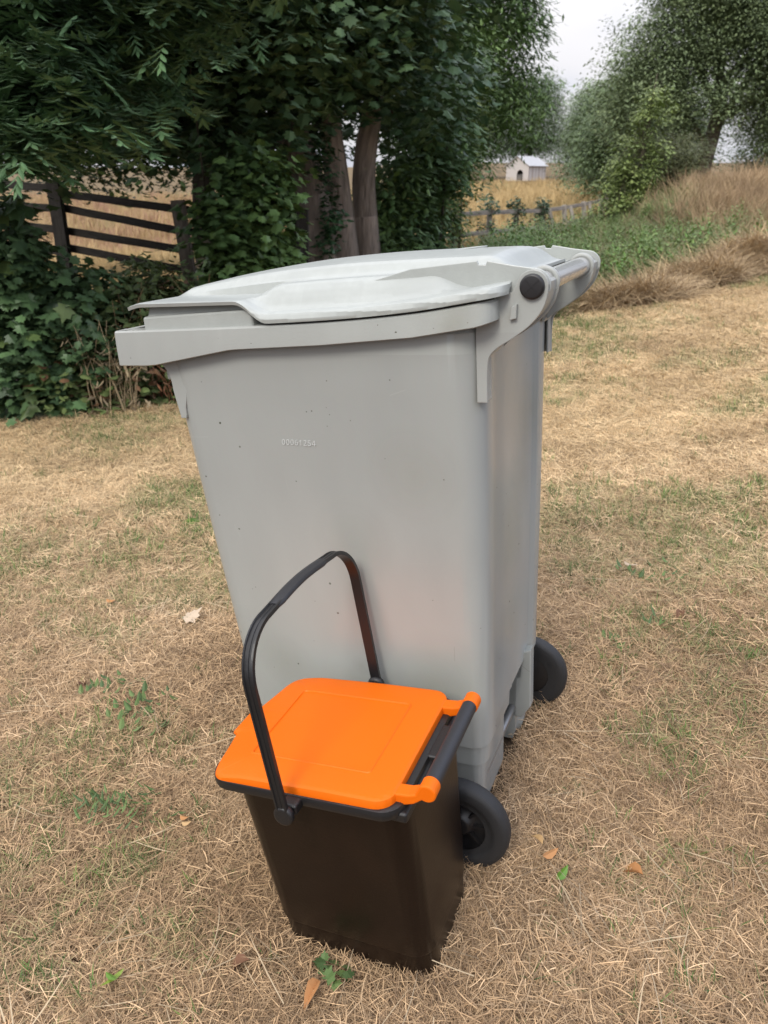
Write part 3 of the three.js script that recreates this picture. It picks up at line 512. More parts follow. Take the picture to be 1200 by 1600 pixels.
// ------------------------------------------------------------------ fences
const wood = (r, g, b) => std({ color: lin(r, g, b), map: barkTex, bumpMap: barkBump, bumpScale: 0.004, roughness: 0.9 });
function beam(a, b, w, h, seed) { // sawn board between two points [x, y, d]: w thick, h high, worn edges
  const A = new THREE.Vector3(a[0], a[1], -a[2]), B = new THREE.Vector3(b[0], b[1], -b[2]), L = A.distanceTo(B), g = new RoundedBoxGeometry(L, h, w, 2, Math.min(w, h) * 0.14), p = g.attributes.position;
  const q = new THREE.BoxGeometry(L, h, w, 14, 2, 2), pp = q.attributes.position; for (let i = 0; i < pp.count; i++) { const t = pp.getX(i) / L; pp.setY(i, pp.getY(i) + 0.14 * h * (fbm(t * 4 + seed, pp.getZ(i) * 9, 2, 3) - 0.5)); pp.setZ(i, pp.getZ(i) + 0.3 * w * (fbm(t * 3 + seed, 5, pp.getY(i) * 9, 3) - 0.5)); } q.computeVertexNormals();
  const dir = B.clone().sub(A).normalize(); q.applyQuaternion(new THREE.Quaternion().setFromUnitVectors(new THREE.Vector3(1, 0, 0), dir)); q.translate((A.x + B.x) / 2, (A.y + B.y) / 2, (A.z + B.z) / 2); return q;
}
{
  const t = thing('rail_fence', 'old dark wooden rail fence with four rails under the trees at the left', 'fence'), W = wood(0.0496, 0.0416, 0.0344), P = wood(0.288, 0.24, 0.196);
  const posts = [[-4.3, 1.30, 7.55, 0], [-2.92, 1.2, 7.4, 0.02], [-1.80, 1.04, 7.25, -0.07], [-0.75, 0.95, 7.6, 0.03]];
  posts.forEach(([x, y, d, l], i) => part('post', beam([x - l * 1.4, G(x, -d) - 0.1, d], [x, y + 0.03, d], 0.095, 0.108, i), i === 2 ? P : W, t));
  for (let i = 0; i < posts.length - 1; i++) for (const k of [0.06, 0.215, 0.375, 0.56]) { const a = posts[i], b = posts[i + 1]; part('rail', beam([a[0], a[1] - k + 0.02 * Math.sin(i * 3 + k * 20), a[2] + 0.072], [b[0] - 0.01, b[1] - k + 0.02 * Math.sin(i * 5 + k * 31), b[2] + 0.072], 0.032, 0.064, i * 7 + k * 9), W, t); }
}
{
  const t = thing('field_fence', 'weathered grey rail fence with ivy on its posts along the straw field', 'fence'), W = wood(0.48, 0.432, 0.368);
  const P = [[0.6, 0.58, 17.5], [1.65, 0.52, 19], [2.56, 0.53, 20], [3.44, 0.5, 21.4], [4.35, 0.47, 22.8], [5.3, 0.49, 24.4], [6.3, 0.54, 26.2], [7.3, 0.6, 28], [8.45, 0.68, 30], [9.6, 0.76, 32], [11.2, 0.9, 35]];
  P.forEach(([x, y, d], i) => part('post', beam([x + (i > 3 ? 0.16 : 0), G(x, -d) - 0.1, d], [x, y + 0.05, d], 0.1, 0.12, i + 20), W, t));
  for (let i = 0; i < P.length - 1; i++) for (const k of [0.03, 0.48]) part('rail', beam([P[i][0], P[i][1] - k, P[i][2] - 0.07], [P[i + 1][0] - 0.012, P[i + 1][1] - k, P[i + 1][2] - 0.07], 0.04, 0.1, i + 40 * k), W, t);
  for (let i = 4; i < 9; i++) part('strut', beam([P[i][0] + 0.55, G(P[i][0], -P[i][2]) - 0.05, P[i][2] + 0.3], [P[i][0] + 0.28, P[i][1], P[i][2] + 0.4], 0.08, 0.09, i), W, t);
  const r = rng(404), ivy = [leafCluster(405, 'heart', 16, 0.16, [0.07, 0.11], 0.7)];
  for (const i of [1, 2, 3, 4]) { const [x, y, d] = P[i], L = []; for (let k = 0; k < 34; k++) { const h = r(); L.push([x + (r() - 0.5) * 0.26, lerp(G(x, -d) + 0.2, y + 0.22, h), -(d + (r() - 0.5) * 0.3), r() * 6.3, 0.6 + 0.5 * r(), lin(0.044, 0.084, 0.036).multiplyScalar(0.7 + 0.8 * r()), [r() - 0.5, r() - 0.5]]); } crown(t, ivy, LEAF, L, 'ivy'); }
}
// ------------------------------------------------------------------ field shelter far off
{
  const t = thing('field_shed', 'small whitewashed boarded shed with pale roof and arched doorway in the straw field', 'shed'), D = 85, X = 14.35, g0 = G(X, -D);
  t.position.set(X, g0, -D); t.rotation.y = -0.72;
  const w = 2.6, l = 3.3, e = 1.42, rd = 2.25, paint = std({ color: lin(0.48, 0.448, 0.424), roughness: 0.9 }), old = std({ color: lin(0.368, 0.32, 0.288), roughness: 0.9 }), roof = std({ color: lin(0.4, 0.4, 0.408), roughness: 0.55 });
  const gable = new THREE.Shape(); gable.moveTo(-w / 2, 0); gable.lineTo(w / 2, 0); gable.lineTo(w / 2, e); gable.lineTo(0, rd); gable.lineTo(-w / 2, e); gable.closePath();
  const back = new THREE.ExtrudeGeometry(gable, { depth: 0.05, bevelEnabled: false });
  const door = new THREE.Path(); door.moveTo(-0.02, 0.02); door.lineTo(0.68, 0.02); door.lineTo(0.68, 0.66); door.absarc(0.33, 0.66, 0.35, 0, Math.PI, false); door.lineTo(-0.02, 0.02);
  const fr = gable.clone(); fr.holes.push(door); const front = new THREE.ExtrudeGeometry(fr, { depth: 0.05, bevelEnabled: false }); front.translate(0, 0, l / 2 - 0.05);
  part('front_wall', front, paint, t); back.translate(0, 0, -l / 2); part('back_wall', back, paint, t);
  for (const s of [-1, 1]) { const n = 18, bw = (l - 0.12) / n; for (let k = 0; k < n; k++) { const q = new THREE.BoxGeometry(0.03 + 0.012 * (k % 2), e - 0.02 - 0.05 * ((k * 7) % 3) * 0.3, bw - 0.012); q.translate(s * (w / 2 - 0.03), e / 2, -l / 2 + 0.06 + (k + 0.5) * bw); part('board', q, (k * 5) % 7 < 3 ? old : paint, t); } }
  for (const s of [-1, 1]) { // two corrugated slopes that meet at the ridge
    const run = w / 2 + 0.16, fall = (rd - e) / (w / 2) * run, L = Math.hypot(run, fall), q = new THREE.BoxGeometry(L, 0.04, l + 0.3, 1, 1, 40), p = q.attributes.position;
    for (let i = 0; i < p.count; i++) p.setY(i, p.getY(i) + 0.015 * Math.sin(p.getZ(i) * 34));
    q.computeVertexNormals(); q.rotateZ(-s * Math.atan2(fall, run)); q.translate(s * run / 2, rd + 0.03 - fall / 2, 0);
    part('roof_sheet', q, roof, t);
  }
  for (const x of [0.11, 0.325, 0.54]) part('door_bar', (() => { const q = new THREE.BoxGeometry(0.05, 0.6, 0.03); q.translate(x, 0.32, l / 2 - 0.1); return q; })(), paint, t);
}
// ------------------------------------------------------------------ standing straw, bank weeds and heaps
{
  const r = rng(501), tall = [0, 1].map((k) => tuft(510 + k, 26, { len: [0.35, 0.75], width: [0.004, 0.009], lean: [0.02, 0.35], curl: [0.1, 0.9], spread: 0.22, segs: 4, tint: [0.75, 1.25] }));
  const L = [[], []];
  for (let k = 0; k < 22000; k++) { const d = 10 + Math.pow(r(), 1.7) * 62, x = lerp(-0.62, 0.60, r()) * d + (r() - 0.5), t = r(), s = r(), v = r(), n = fbm(x * 0.3, d * 0.3, 4, 3); if (d < 17.5 + Math.max(0, x - 1) * 1.55 && x > 0) continue; if (x < 0 && d < 9.4) continue; const sc = (0.75 + 0.5 * s) * (d > 30 ? 1.6 : 1.15); L[k % 2].push([x, G(x, -d) - 0.03, -d, t * 6.3, sc, (n > 0.63 && v > 0.55 ? lin(0.24, 0.232, 0.104) : x < -1 && d > 24 && v > 0.6 ? lin(0.32, 0.176, 0.12) : lin(0.48, 0.344, 0.16)).multiplyScalar(0.75 + 0.4 * v), null, sc * 0.8]); }
  for (let k = 0; k < 2; k++) tag(instances('straw_field_grass', tall[k], bladeMat, L[k]), 'tall golden dry grass standing in the field beyond the fences', 'grass', null, 'stuff');
  // green weeds between the lawn and the field
  const weed = [0, 1, 2].map((k) => { const rr = rng(530 + k), A = { pos: [], col: [], idx: [] }; for (let s = 0; s < 7; s++) { const a = rr() * 6.3, q = 0.16 * Math.sqrt(rr()), h = 0.45 + 0.5 * rr(), lx = (rr() - 0.5) * 0.3, lz = (rr() - 0.5) * 0.3; for (let i = 0; i < 15; i++) { const t = (i + 0.5) / 15, p = new THREE.Vector3(Math.cos(a) * q + lx * t * t, h * t, Math.sin(a) * q + lz * t * t); leafInto(A, k === 1 ? 'oval' : 'lance', place(p, Math.PI / 2 - 0.45 + rr() * 0.9, rr() * 6.3, (rr() - 0.5) * 0.6, (0.12 - 0.05 * t) * (0.7 + 0.6 * rr())), lerp(0.75, 1.25, rr()), 0.2, 0.25); } } return geoOf(A); });
  const blade = tuft(540, 22, { len: [0.4, 0.9], width: [0.004, 0.009], lean: [0.02, 0.4], curl: [0.1, 0.9], spread: 0.2, segs: 4, tint: [0.75, 1.25] });
  const W = [[], [], []], BL = [], DB = [];
  for (let k = 0; k < 9000; k++) {
    const x = lerp(-0.6, 8, r()), d = lerp(6, 17, r()), e = edgeDist(x, d), t = r(), s = r(), v = r(), w = r();
    const out = x < 1.9 ? d - Math.max(hedgeEdge(x), 7.2) : e; if (out < 0.2 || out > 6.5 || d > 17 + Math.max(0, x - 1) * 1.5) continue;
    const brown = sstep(3.5, 6.0, x + 0.45 * (fbm(x, d, 3, 3) - 0.5) * 4 - 0.42 * Math.max(0, e - 1.5)), y = G(x, -d) - 0.03, Ht = clamp(0.5 + 0.14 * (x - 2.2) - G(x, -d), 0.35, 1.05), sc = Ht / 0.95 * (0.7 + 0.4 * s) * sstep(-0.5, 1.0, out + 0.2);
    if (w < brown * 0.8) { DB.push([x, y, -d, t * 6.3, (0.45 + 0.5 * s) * (0.6 + 0.4 * sstep(0.3, 2.5, e)) * (0.7 + 0.6 * fbm(x * 1.5, d * 1.5, 2, 3)), lin(lerp(0.224, 0.48, v), lerp(0.148, 0.352, v), lerp(0.084, 0.208, v)).multiplyScalar(0.7 + 0.6 * fbm(x * 2, d * 2, 6, 3)), [(s - 0.5) * 1.5, (w * 1.25 - 0.5) * 1.5]]); continue; }
    if (v < 0.5) W[k % 3].push([x, y, -d, t * 6.3, sc, lin(lerp(0.13, 0.29, v), lerp(0.18, 0.30, s), lerp(0.055, 0.09, v)), [(s - 0.5) * 0.3, (t - 0.5) * 0.3]]);
    else BL.push([x, y, -d, t * 6.3, sc, s > 0.6 ? lin(0.4, 0.312, 0.176) : lin(0.176, 0.212, 0.08)]);
  }
  for (let k = 0; k < 3; k++) tag(instances('bank_weeds', weed[k], LEAF, W[k]), 'rank green weeds growing between the lawn and the field', 'weeds', null, 'stuff');
  tag(instances('bank_grass', blade, greenMat, BL), 'tall grass blades among the weeds behind the lawn', 'grass', null, 'stuff');
  tag(instances('dead_bank_grass', tall[0], bladeMat, DB), 'dead reddish brown grass covering the bank at the right', 'grass', null, 'stuff');
  // heaps of dead grass raked against the bank
  const hay = [0, 1].map((k) => tuft(550 + k, 26, { len: [0.16, 0.4], width: [0.0022, 0.0045], lean: [1.1, 1.65], curl: [-0.2, 0.9], spread: 0.12, segs: 4, flat: 0.05, tint: [0.6, 1.35] }));
  for (const [label, x, d, rx, rd, h, n] of [['low long heap of raked dead grass on the lawn edge right of the handle', 2.75, 8.85, 0.62, 0.26, 0.2, 330], ['middle heap of raked dead grass between the low long heap and the tall one', 3.75, 9.6, 0.55, 0.3, 0.26, 300], ['taller rounded heap of dead brown grass on the lawn edge further right', 4.6, 10.2, 0.55, 0.38, 0.42, 330]]) {
    const t = thing('grass_heap', label, 'grass heap'), core = new THREE.SphereGeometry(1, 28, 14, 0, 6.2832, 0, Math.PI / 2), p = core.attributes.position;
    for (let i = 0; i < p.count; i++) { const f = 0.85 + 0.35 * fbm(p.getX(i) * 2 + x, p.getY(i) * 2, p.getZ(i) * 2, 3), X = x + p.getX(i) * rx * f, Z = -d + p.getZ(i) * rd * f; p.setXYZ(i, X, G(X, Z) - 0.04 + p.getY(i) * h * f, Z); }
    core.computeVertexNormals(); part('core', core, std({ color: lin(0.16, 0.108, 0.06), roughness: 1 }), t);
    const L = [[], []]; for (let k = 0; k < n; k++) { const a = r() * 6.3, q = Math.sqrt(r()) * 1.05, X = x + Math.cos(a) * q * rx, Z = -d + Math.sin(a) * q * rd, v = r(); L[k % 2].push([X, G(X, Z) + h * Math.sqrt(Math.max(0, 1 - q * q * 0.9)) - 0.05, Z, r() * 6.3, 0.75 + 0.5 * r(), lin(lerp(0.288, 0.592, v), lerp(0.2, 0.44, v), lerp(0.112, 0.256, v)), [(r() - 0.5) * 0.6 + Math.sin(a) * q * 0.5, (r() - 0.5) * 0.6 - Math.cos(a) * q * 0.5]]); }
    for (let k = 0; k < 2; k++) instances('straw', hay[k], bladeMat, L[k], t);
  }
}
// ------------------------------------------------------------------ the grey wheeled bin
// own axes: x towards its handle, y up, z towards the camera's side
function standing(g, x, z, turn) { // upright on the sloping lawn
  const e = 0.05, n = new THREE.Vector3(-(0.0644), 1, -(0.0516)).normalize();
  g.position.set(x, G(x, z) - 0.002, z);
  g.quaternion.setFromUnitVectors(new THREE.Vector3(0, 1, 0), n).multiply(new THREE.Quaternion().setFromAxisAngle(new THREE.Vector3(0, 1, 0), turn));
}
const binSkin = (() => { // fine moulding grain with a few specks of soil and faint scuffs
  const r = rng(31);
  return canvasTex(2048, 2048, (c, w, h) => {
    const im = c.createImageData(w, h);
    for (let j = 0; j < h; j++) for (let i = 0; i < w; i++) { const n = fbm(i / 90, j / 260, 1.5, 4) - 0.5, m = fbm(i / 700 + 9, j / 700, 4.1, 3) - 0.5, p = (j * w + i) * 4; const v = 236 + n * 14 + m * 26; im.data[p] = v; im.data[p + 1] = v + m * 3; im.data[p + 2] = v - 2 + m * 2; im.data[p + 3] = 255; }
    c.putImageData(im, 0, 0);
    for (let k = 0; k < 120; k++) { c.fillStyle = `rgba(${40 + r() * 30},${36 + r() * 20},${28 + r() * 14},${0.45 + r() * 0.5})`; c.beginPath(); const s = 0.7 + Math.pow(r(), 3) * 2.4; c.ellipse(r() * w, r() * h, s, s * (0.6 + r() * 0.9), r() * 3, 0, 7); c.fill(); }
    for (let k = 0; k < 60; k++) { const x = r() * w, y = r() * h, a = r() * 6.3, l = 10 + r() * 70; c.strokeStyle = r() < 0.55 ? `rgba(255,255,252,${0.12 + r() * 0.3})` : `rgba(120,116,104,${0.1 + r() * 0.25})`; c.lineWidth = 0.7 + r() * 1.3; c.beginPath(); c.moveTo(x, y); c.lineTo(x + Math.cos(a) * l, y + Math.sin(a) * l); c.stroke(); }
    for (let k = 0; k < 70; k++) { const x = r() * w, y = r() * h, s = 30 + r() * 120; const gr = c.createRadialGradient(x, y, 0, x, y, s); gr.addColorStop(0, `rgba(150,140,112,${0.05 + r() * 0.08})`); gr.addColorStop(1, 'rgba(150,140,112,0)'); c.fillStyle = gr; c.fillRect(x - s, y - s, 2 * s, 2 * s); }
  });
})();
const binSkinBody = binSkin.clone(); binSkinBody.repeat.set(0.62, 0.62); binSkinBody.offset.set(0.13, 0.4); binSkinBody.needsUpdate = true;
const grain = dataTex(512, 512, (u, v) => 0.5 + 0.5 * (fbm(u * 90, v * 90, 3.3, 3) - 0.5));
const grainFine = grain.clone(); grainFine.repeat.set(4, 4); grainFine.needsUpdate = true;
const lidDust = dataTex(512, 512, (u, v) => { const n = fbm(u * 40, v * 40, 8.8, 4), m = fbm(u * 7, v * 7, 2.2, 3); const q = 0.95 + 0.05 * (n - 0.5) - 0.05 * sstep(0.52, 0.7, m) * n; return [q, q, q * 0.985]; });
lidDust.colorSpace = THREE.SRGBColorSpace; lidDust.repeat.set(2.2, 2.2);
const M = {
  binBody: std({ color: lin(0.386, 0.4025, 0.3884), roughness: 0.27, map: binSkinBody, bumpMap: grainFine, bumpScale: 0.00018 }),
  binRim: std({ color: lin(0.3942, 0.4084, 0.3918), roughness: 0.38, map: binSkin, bumpMap: grainFine, bumpScale: 0.0003 }),
  binLid: std({ color: lin(0.3901, 0.4108, 0.4025), roughness: 0.36, map: lidDust, bumpMap: grainFine, bumpScale: 0.0004 }),
  binTube: new THREE.MeshPhysicalMaterial({ color: lin(0.415, 0.415, 0.3984), roughness: 0.25, metalness: 0.35, clearcoat: 0.3, side: THREE.DoubleSide }),
  rubber: std({ color: lin(0.018, 0.018, 0.019), roughness: 0.62, bumpMap: grainFine, bumpScale: 0.0006 }),
  blackPlastic: std({ color: lin(0.013, 0.012, 0.0125), roughness: 0.42 }),
  ink: std({ color: lin(0.47, 0.485, 0.47), roughness: 0.5 }),
  steel: std({ color: lin(0.3, 0.3, 0.3), roughness: 0.4, metalness: 0.8 }),
};
const bin = thing('wheeled_bin', 'large pale grey two-wheeled refuse bin with closed lid, standing behind the orange-lidded caddy', 'wheelie bin');
standing(bin, 0.0324, -1.454, -0.402);
{
  // --- body
  const sect = (y, d = 0, ribs = 1) => {
    const xf = -0.227 - 0.078 * y + d, xr = 0.2815 + 0.0155 * y - d, zs = 0.213 + 0.0445 * y - d, rz = 0.152, st = 0.009 * ribs;
    const o = [[xf, zs, 0.05], [xr, zs, 0.05]];
    // rear face: two upright ribs with a sunk panel between them
    o.push([xr, rz + 0.004, 0.002], [xr - st, rz - 0.004, 0.002], [xr - st, -rz + 0.004, 0.002], [xr, -rz - 0.004, 0.002]);
    o.push([xr, -zs, 0.05], [xf, -zs, 0.05]);
    return ringAt(outline(o, 0.01, 7), y);
  };
  const rings = [];
  for (const [y, d, rb] of [[0.004, 0.024, 1], [0.03, 0.018, 1], [0.172, 0.0165, 1], [0.176, 0.006, 1], [0.219, 0.0045, 1], [0.2225, 0, 1], [0.3, 0, 1], [0.45, -0.0006, 1], [0.6, -0.001, 1], [0.75, -0.0006, 1], [0.9, 0, 1], [1.0, 0, 1], [1.012, 0.006, 1]]) rings.push(sect(y, d, rb));
  let body = loft(rings, { crease: 0.5 });
  { // recess for the axle under the back, cut out
    const ev = new Evaluator(); ev.useGroups = false; ev.attributes = ['position', 'normal', 'uv'];
    const A = new Brush(plain(body)); A.updateMatrixWorld();
    const arch = plate([[0.19, -0.02], [0.40, -0.02], [0.40, 0.3], [0.275, 0.225], [0.225, 0.2], [0.19, 0.12]], -0.112, -0.005, 0);
    const B = new Brush(plain(arch)); B.updateMatrixWorld();
    body = ev.evaluate(A, B, SUBTRACTION).geometry;
  }
  part('body', body, M.binBody, bin);
  // --- axle lugs under the back
  for (const z of [-0.128]) part('axle_bracket', plate([[0.2, 0.075], [0.27, 0.066], [0.291, 0.1], [0.292, 0.25], [0.255, 0.235], [0.215, 0.2]], z - 0.016, z + 0.016, 0.003), M.binBody, bin);

  // --- collar round the mouth
  const top = (x) => { const k = [[-0.373, 1.0135], [-0.2, 1.0165], [0.046, 1.023], [0.2, 1.0335], [0.326, 1.05]]; let i = 0; while (i < 3 && x > k[i + 1][0]) i++; const sl = (j) => { const a = k[Math.max(j - 1, 0)], b = k[Math.min(j + 1, 4)]; return (b[1] - a[1]) / (b[0] - a[0]); }, w = k[i + 1][0] - k[i][0], t = (x - k[i][0]) / w, t2 = t * t, t3 = t2 * t; return (2 * t3 - 3 * t2 + 1) * k[i][1] + (t3 - 2 * t2 + t) * w * sl(i) + (3 * t2 - 2 * t3) * k[i + 1][1] + (t3 - t2) * w * sl(i + 1); };
  const bot = (x) => { const k = [[-0.376, 0.9515], [-0.299, 0.952], [-0.129, 0.98], [0.042, 0.987], [0.2, 0.998], [0.3, 1.012], [0.33, 1.02]]; let i = 0; while (i < 5 && x > k[i + 1][0]) i++; return lerp(k[i][1], k[i + 1][1], (x - k[i][0]) / (k[i + 1][0] - k[i][0])); };
  const co = dense(outline([[-0.3745, 0.2815, 0.006], [0.3255, 0.2815, 0.028], [0.3255, -0.2815, 0.028], [-0.3745, -0.2815, 0.006]], 0.01, 5), 0.02);
  const cr = [];
  for (const [dd, yy] of [[0.004, (x) => bot(x) + 0.012], [0.0035, (x) => bot(x)], [0.0, (x) => bot(x) + 0.0015], [0.0, (x) => lerp(bot(x), top(x), 0.5)], [0.001, (x) => top(x) - 0.003], [0.0035, top], [0.028, (x) => top(x) + 0.001], [0.031, (x) => top(x) - 0.02], [0.031, (x) => bot(x) + 0.016]]) cr.push(ringAt(inset(co, dd), yy));
  part('collar', loft(cr, { closed: true, crease: 0.5 }), M.binRim, bin);
  // gussets under the collar's front corners
  for (const s of [1, -1]) {
    const z = s * 0.249;
    const g = plate([...spline([[-0.315, 0.957], [-0.298, 0.947], [-0.2865, 0.928], [-0.2835, 0.9], [-0.279, 0.873], [-0.2755, 0.851]], 14), [-0.264, 0.8515], [-0.2625, 0.857], [-0.262, 0.87], [-0.24, 0.95], [-0.235, 0.985], [-0.315, 0.985]], z - 0.012, z + 0.0035, 0.0012);
    part('gusset', g, M.binBody, bin);
  }
  part('front_flange', (() => { const g = new RoundedBoxGeometry(0.03, 0.09, 0.49, 2, 0.004); g.translate(-0.285, 0.965, 0); return g; })(), M.binBody, bin);

  // --- handle arms, one at each side: an outer and an inner cheek joined by a curved web
  const hx = 0.3745, hy = 1.0645;
  const under = spline([[0.3045, 0.893], [0.3055, 0.945], [0.309, 0.964], [0.321, 0.9765], [0.345, 0.991], [0.372, 1.011], [0.389, 1.032], [0.396, 1.052], [0.3975, 1.066]], 40);
  for (const s of [1, -1]) {
    const a = s > 0 ? [0.2365, 0.2425] : [-0.2425, -0.2365], b = s > 0 ? [0.160, 0.166] : [-0.166, -0.160];
    const cheek = (q) => plate([...q, ...arcPts(hx, hy, 0.0232, 0.05, Math.PI * 0.92, 14), [0.344, 1.0575], [0.318, 1.051], [0.2885, 1.035], [0.2885, 0.893]], ...a, 0.001);
    part('handle_arm', merge([
      cheek(under),
      plate([...under.filter((p) => p[1] > 0.966), ...arcPts(hx, hy, 0.0232, 0.05, Math.PI * 0.95, 14), [0.34, 1.052], [0.31, 1.03]], ...b, 0.001),
      (() => { const out = under.filter((p) => p[1] > 0.958).map((p) => [p[0] - 0.0035, p[1] + 0.002]), inn = out.map((p) => [p[0] - 0.004, p[1] + 0.004]).reverse(); return plate([...out, ...inn], Math.min(a[0], b[0]) + 0.001, Math.max(a[1], b[1]) - 0.001, 0.0005); })(),
      (() => { const g = new RoundedBoxGeometry(0.004, 0.075, 0.03, 2, 0.0015); g.translate(0.3015, 0.932, s * 0.226); return g; })(),
    ]), M.binRim, bin);
    part('lug', (() => { const g = plate([[0.345, 1.0375], [0.3535, 1.041], [0.352, 1.0205], [0.342, 1.0185]], 0, 0.008, 0.0012); g.translate(0, 0, s > 0 ? 0.2422 : -0.2502); return g; })(), M.binRim, bin);
  }
  const bar = part('handle_bar', (() => { const g = new THREE.CylinderGeometry(0.0165, 0.0165, 0.47, 40); g.rotateX(Math.PI / 2); g.translate(hx, hy, 0); return g; })(), M.binTube, bin);
  for (const s of [1, -1]) {
    const cap = lathe([[0, 0.007], [0.0145, 0.007], [0.0172, 0.0055], [0.018, 0.003], [0.018, -0.006], [0, -0.006]], 40); cap.rotateX(s * Math.PI / 2); cap.translate(hx, hy, s * 0.2435);
    part('end_cap', merge([cap, ...[0, 1].map((k) => { const c = new THREE.BoxGeometry(0.027, 0.0008, 0.0008); c.rotateZ(0.7 + k * Math.PI / 2); c.translate(hx, hy, s * 0.2507); return c; })]), M.blackPlastic, bin);
    const ring = new THREE.TorusGeometry(0.0195, 0.0045, 12, 40); ring.translate(hx, hy, s * 0.163);
    part('bar_collar', ring, M.binRim, bin);
  }

  // --- lid
  const Lx = (x) => top(x) + 0.005;
  const XF = -0.338, XR = 0.342, ZH = 0.2855;
  const N = [[0, 0.0795], [0.06, 0.0785], [0.12, 0.0745], [0.143, 0.0715], [0.151, 0.067], [0.159, 0.058], [0.168, 0.0535], [0.19, 0.0525], [0.212, 0.054], [0.224, 0.053], [0.234, 0.048], [0.246, 0.034], [0.2545, 0.021], [0.26, 0.0165], [0.272, 0.0145], [0.281, 0.0125], [0.2845, 0.0095], [0.2855, 0.004]];
  const prof = (s) => { let i = 0; while (i < N.length - 2 && s > N[i + 1][0]) i++; const t = (s - N[i][0]) / (N[i + 1][0] - N[i][0]); return lerp(N[i][1], N[i + 1][1], clamp(t, 0, 1)); };
  const crest = (x) => (x < 0.1 ? 1.1125 - 0.22 * (x - 0.1) ** 2 : 1.1125 - 0.05 * (x - 0.1) ** 2);
  const height = (x, s) => {
    const k = (crest(x) - Lx(x)) / 0.0795, p = prof(s);
    let h = p > 0.0165 ? 0.0165 + (p - 0.0165) * (k - 0.2075) / 0.7925 : p;
    if (x > 0.1 && s > 0.17 && s < 0.262) h = lerp(0.0165, h, sstep(0.305, 0.235, x + (s > 0.2 ? (s - 0.2) * 0.5 : 0))); // the side swelling ends before the hinge
    // front: a flat lip that stands clear, its side edge folding down to the collar
    const lipY = 1.0615 - Lx(x) - 0.006 * sstep(-0.30, -0.338, x);
    const fold = sstep(-0.108, -0.05, x);
    if (s > 0.165) h = lerp(lipY - 0.002 * sstep(0.275, 0.2855, s), h, fold);
    else h = lerp(lipY, h, sstep(-0.318, -0.282, x + (s > 0.1 ? (s - 0.1) * 0.12 : 0))); // start of the raised panel
    // behind the panel the lid rolls down over the hinge
    if (x > 0.24) { const roll = sstep(0.27, 0.342, x); h = lerp(h, s < 0.2 ? 0.022 : h, roll * roll); }
    return Lx(x) + h;
  };
  const xs = []; for (let i = 0; i <= 110; i++) xs.push(lerp(XF, XR, i / 110));
  const zs = []; for (const sgn of [-1, 1]) { const half = []; for (let i = 0; i < N.length - 1; i++) { const k = N[i + 1][0] - N[i][0] > 0.02 ? 6 : 3; for (let j = 0; j < k; j++) half.push(lerp(N[i][0], N[i + 1][0], j / k)); } half.push(ZH); if (sgn < 0) zs.push(...half.slice(1).reverse().map((v) => -v)); else zs.push(...half); }
  const shrink = (x) => { let k = 1; if (x > 0.305) k = 1 - 0.16 * (1 - Math.sqrt(Math.max(0, 1 - ((x - 0.305) / 0.038) ** 2))); if (x < -0.318) k = 1 - 0.07 * (1 - Math.sqrt(Math.max(0, 1 - ((-0.318 - x) / 0.021) ** 2))); return k; };
  const pos = [], uv = [], idx = [], nx = xs.length, nz = zs.length;
  for (const under of [0, 1]) xs.forEach((x) => zs.forEach((z) => { const k = shrink(x), y = height(x, Math.abs(z)) - (under ? 0.0055 : 0); pos.push(x, y, z * k * (under ? 0.993 : 1)); uv.push(x, z); }));
  for (const under of [0, 1]) for (let i = 0; i < nx - 1; i++) for (let j = 0; j < nz - 1; j++) { const o = under * nx * nz, a = o + i * nz + j, b = a + 1, c = a + nz + 1, d = a + nz; under ? idx.push(a, c, b, a, d, c) : idx.push(a, b, c, a, c, d); }
  const strip = (a, b) => { const o = nx * nz; idx.push(a, b, b + o, a, b + o, a + o); };
  for (let i = 0; i < nx - 1; i++) { strip(i * nz, (i + 1) * nz); strip((i + 1) * nz + nz - 1, i * nz + nz - 1); }
  for (let j = 0; j < nz - 1; j++) { strip(j + 1, j); strip((nx - 1) * nz + j, (nx - 1) * nz + j + 1); }
  const lg = new THREE.BufferGeometry(); lg.setAttribute('position', new THREE.Float32BufferAttribute(pos, 3)); lg.setAttribute('uv', new THREE.Float32BufferAttribute(uv, 2)); lg.setIndex(idx);
  const lid = part('lid', BGU.toCreasedNormals(orient(lg), 0.75), M.binLid, bin);
  // plinth and inner wall under the raised front lip
  const po = outline([[-0.312, 0.2745, 0.012], [-0.082, 0.2745, 0.006], [-0.082, -0.2745, 0.006], [-0.312, -0.2745, 0.012]]);
  part('lid_plinth', loft([ringAt(po, (x) => top(x) - 0.004), ringAt(po, (x) => top(x) + 0.0185 + 0.02 * (x + 0.31)), ringAt(inset(po, 0.0025), (x) => top(x) + 0.0215 + 0.02 * (x + 0.31)), ringAt(inset(po, 0.009), (x) => top(x) + 0.0225 + 0.02 * (x + 0.31)), ringAt(inset(po, 0.015), (x) => 1.0545)], { crease: 0.4 }), M.binLid, lid);
  // hinge cheeks that stand up at both sides and clasp the bar
  for (const s of [1, -1]) {
    const z = s > 0 ? [0.2285, 0.2345] : [-0.2345, -0.2285];
    part('hinge_cheek', plate([[0.12, 1.08], [0.186, 1.0955], [0.29, 1.1025], [0.2925, 1.0975], [0.303, 1.0965], [0.306, 1.102], [0.345, 1.094], ...arcPts(hx, hy, 0.0245, 1.35, -0.35, 14), ...arcPts(hx, hy, 0.0225, -0.9, -2.3, 8), [0.335, 1.0515], [0.3, 1.049], [0.12, 1.043]], ...z, 0.0012), M.binLid, lid);
  }
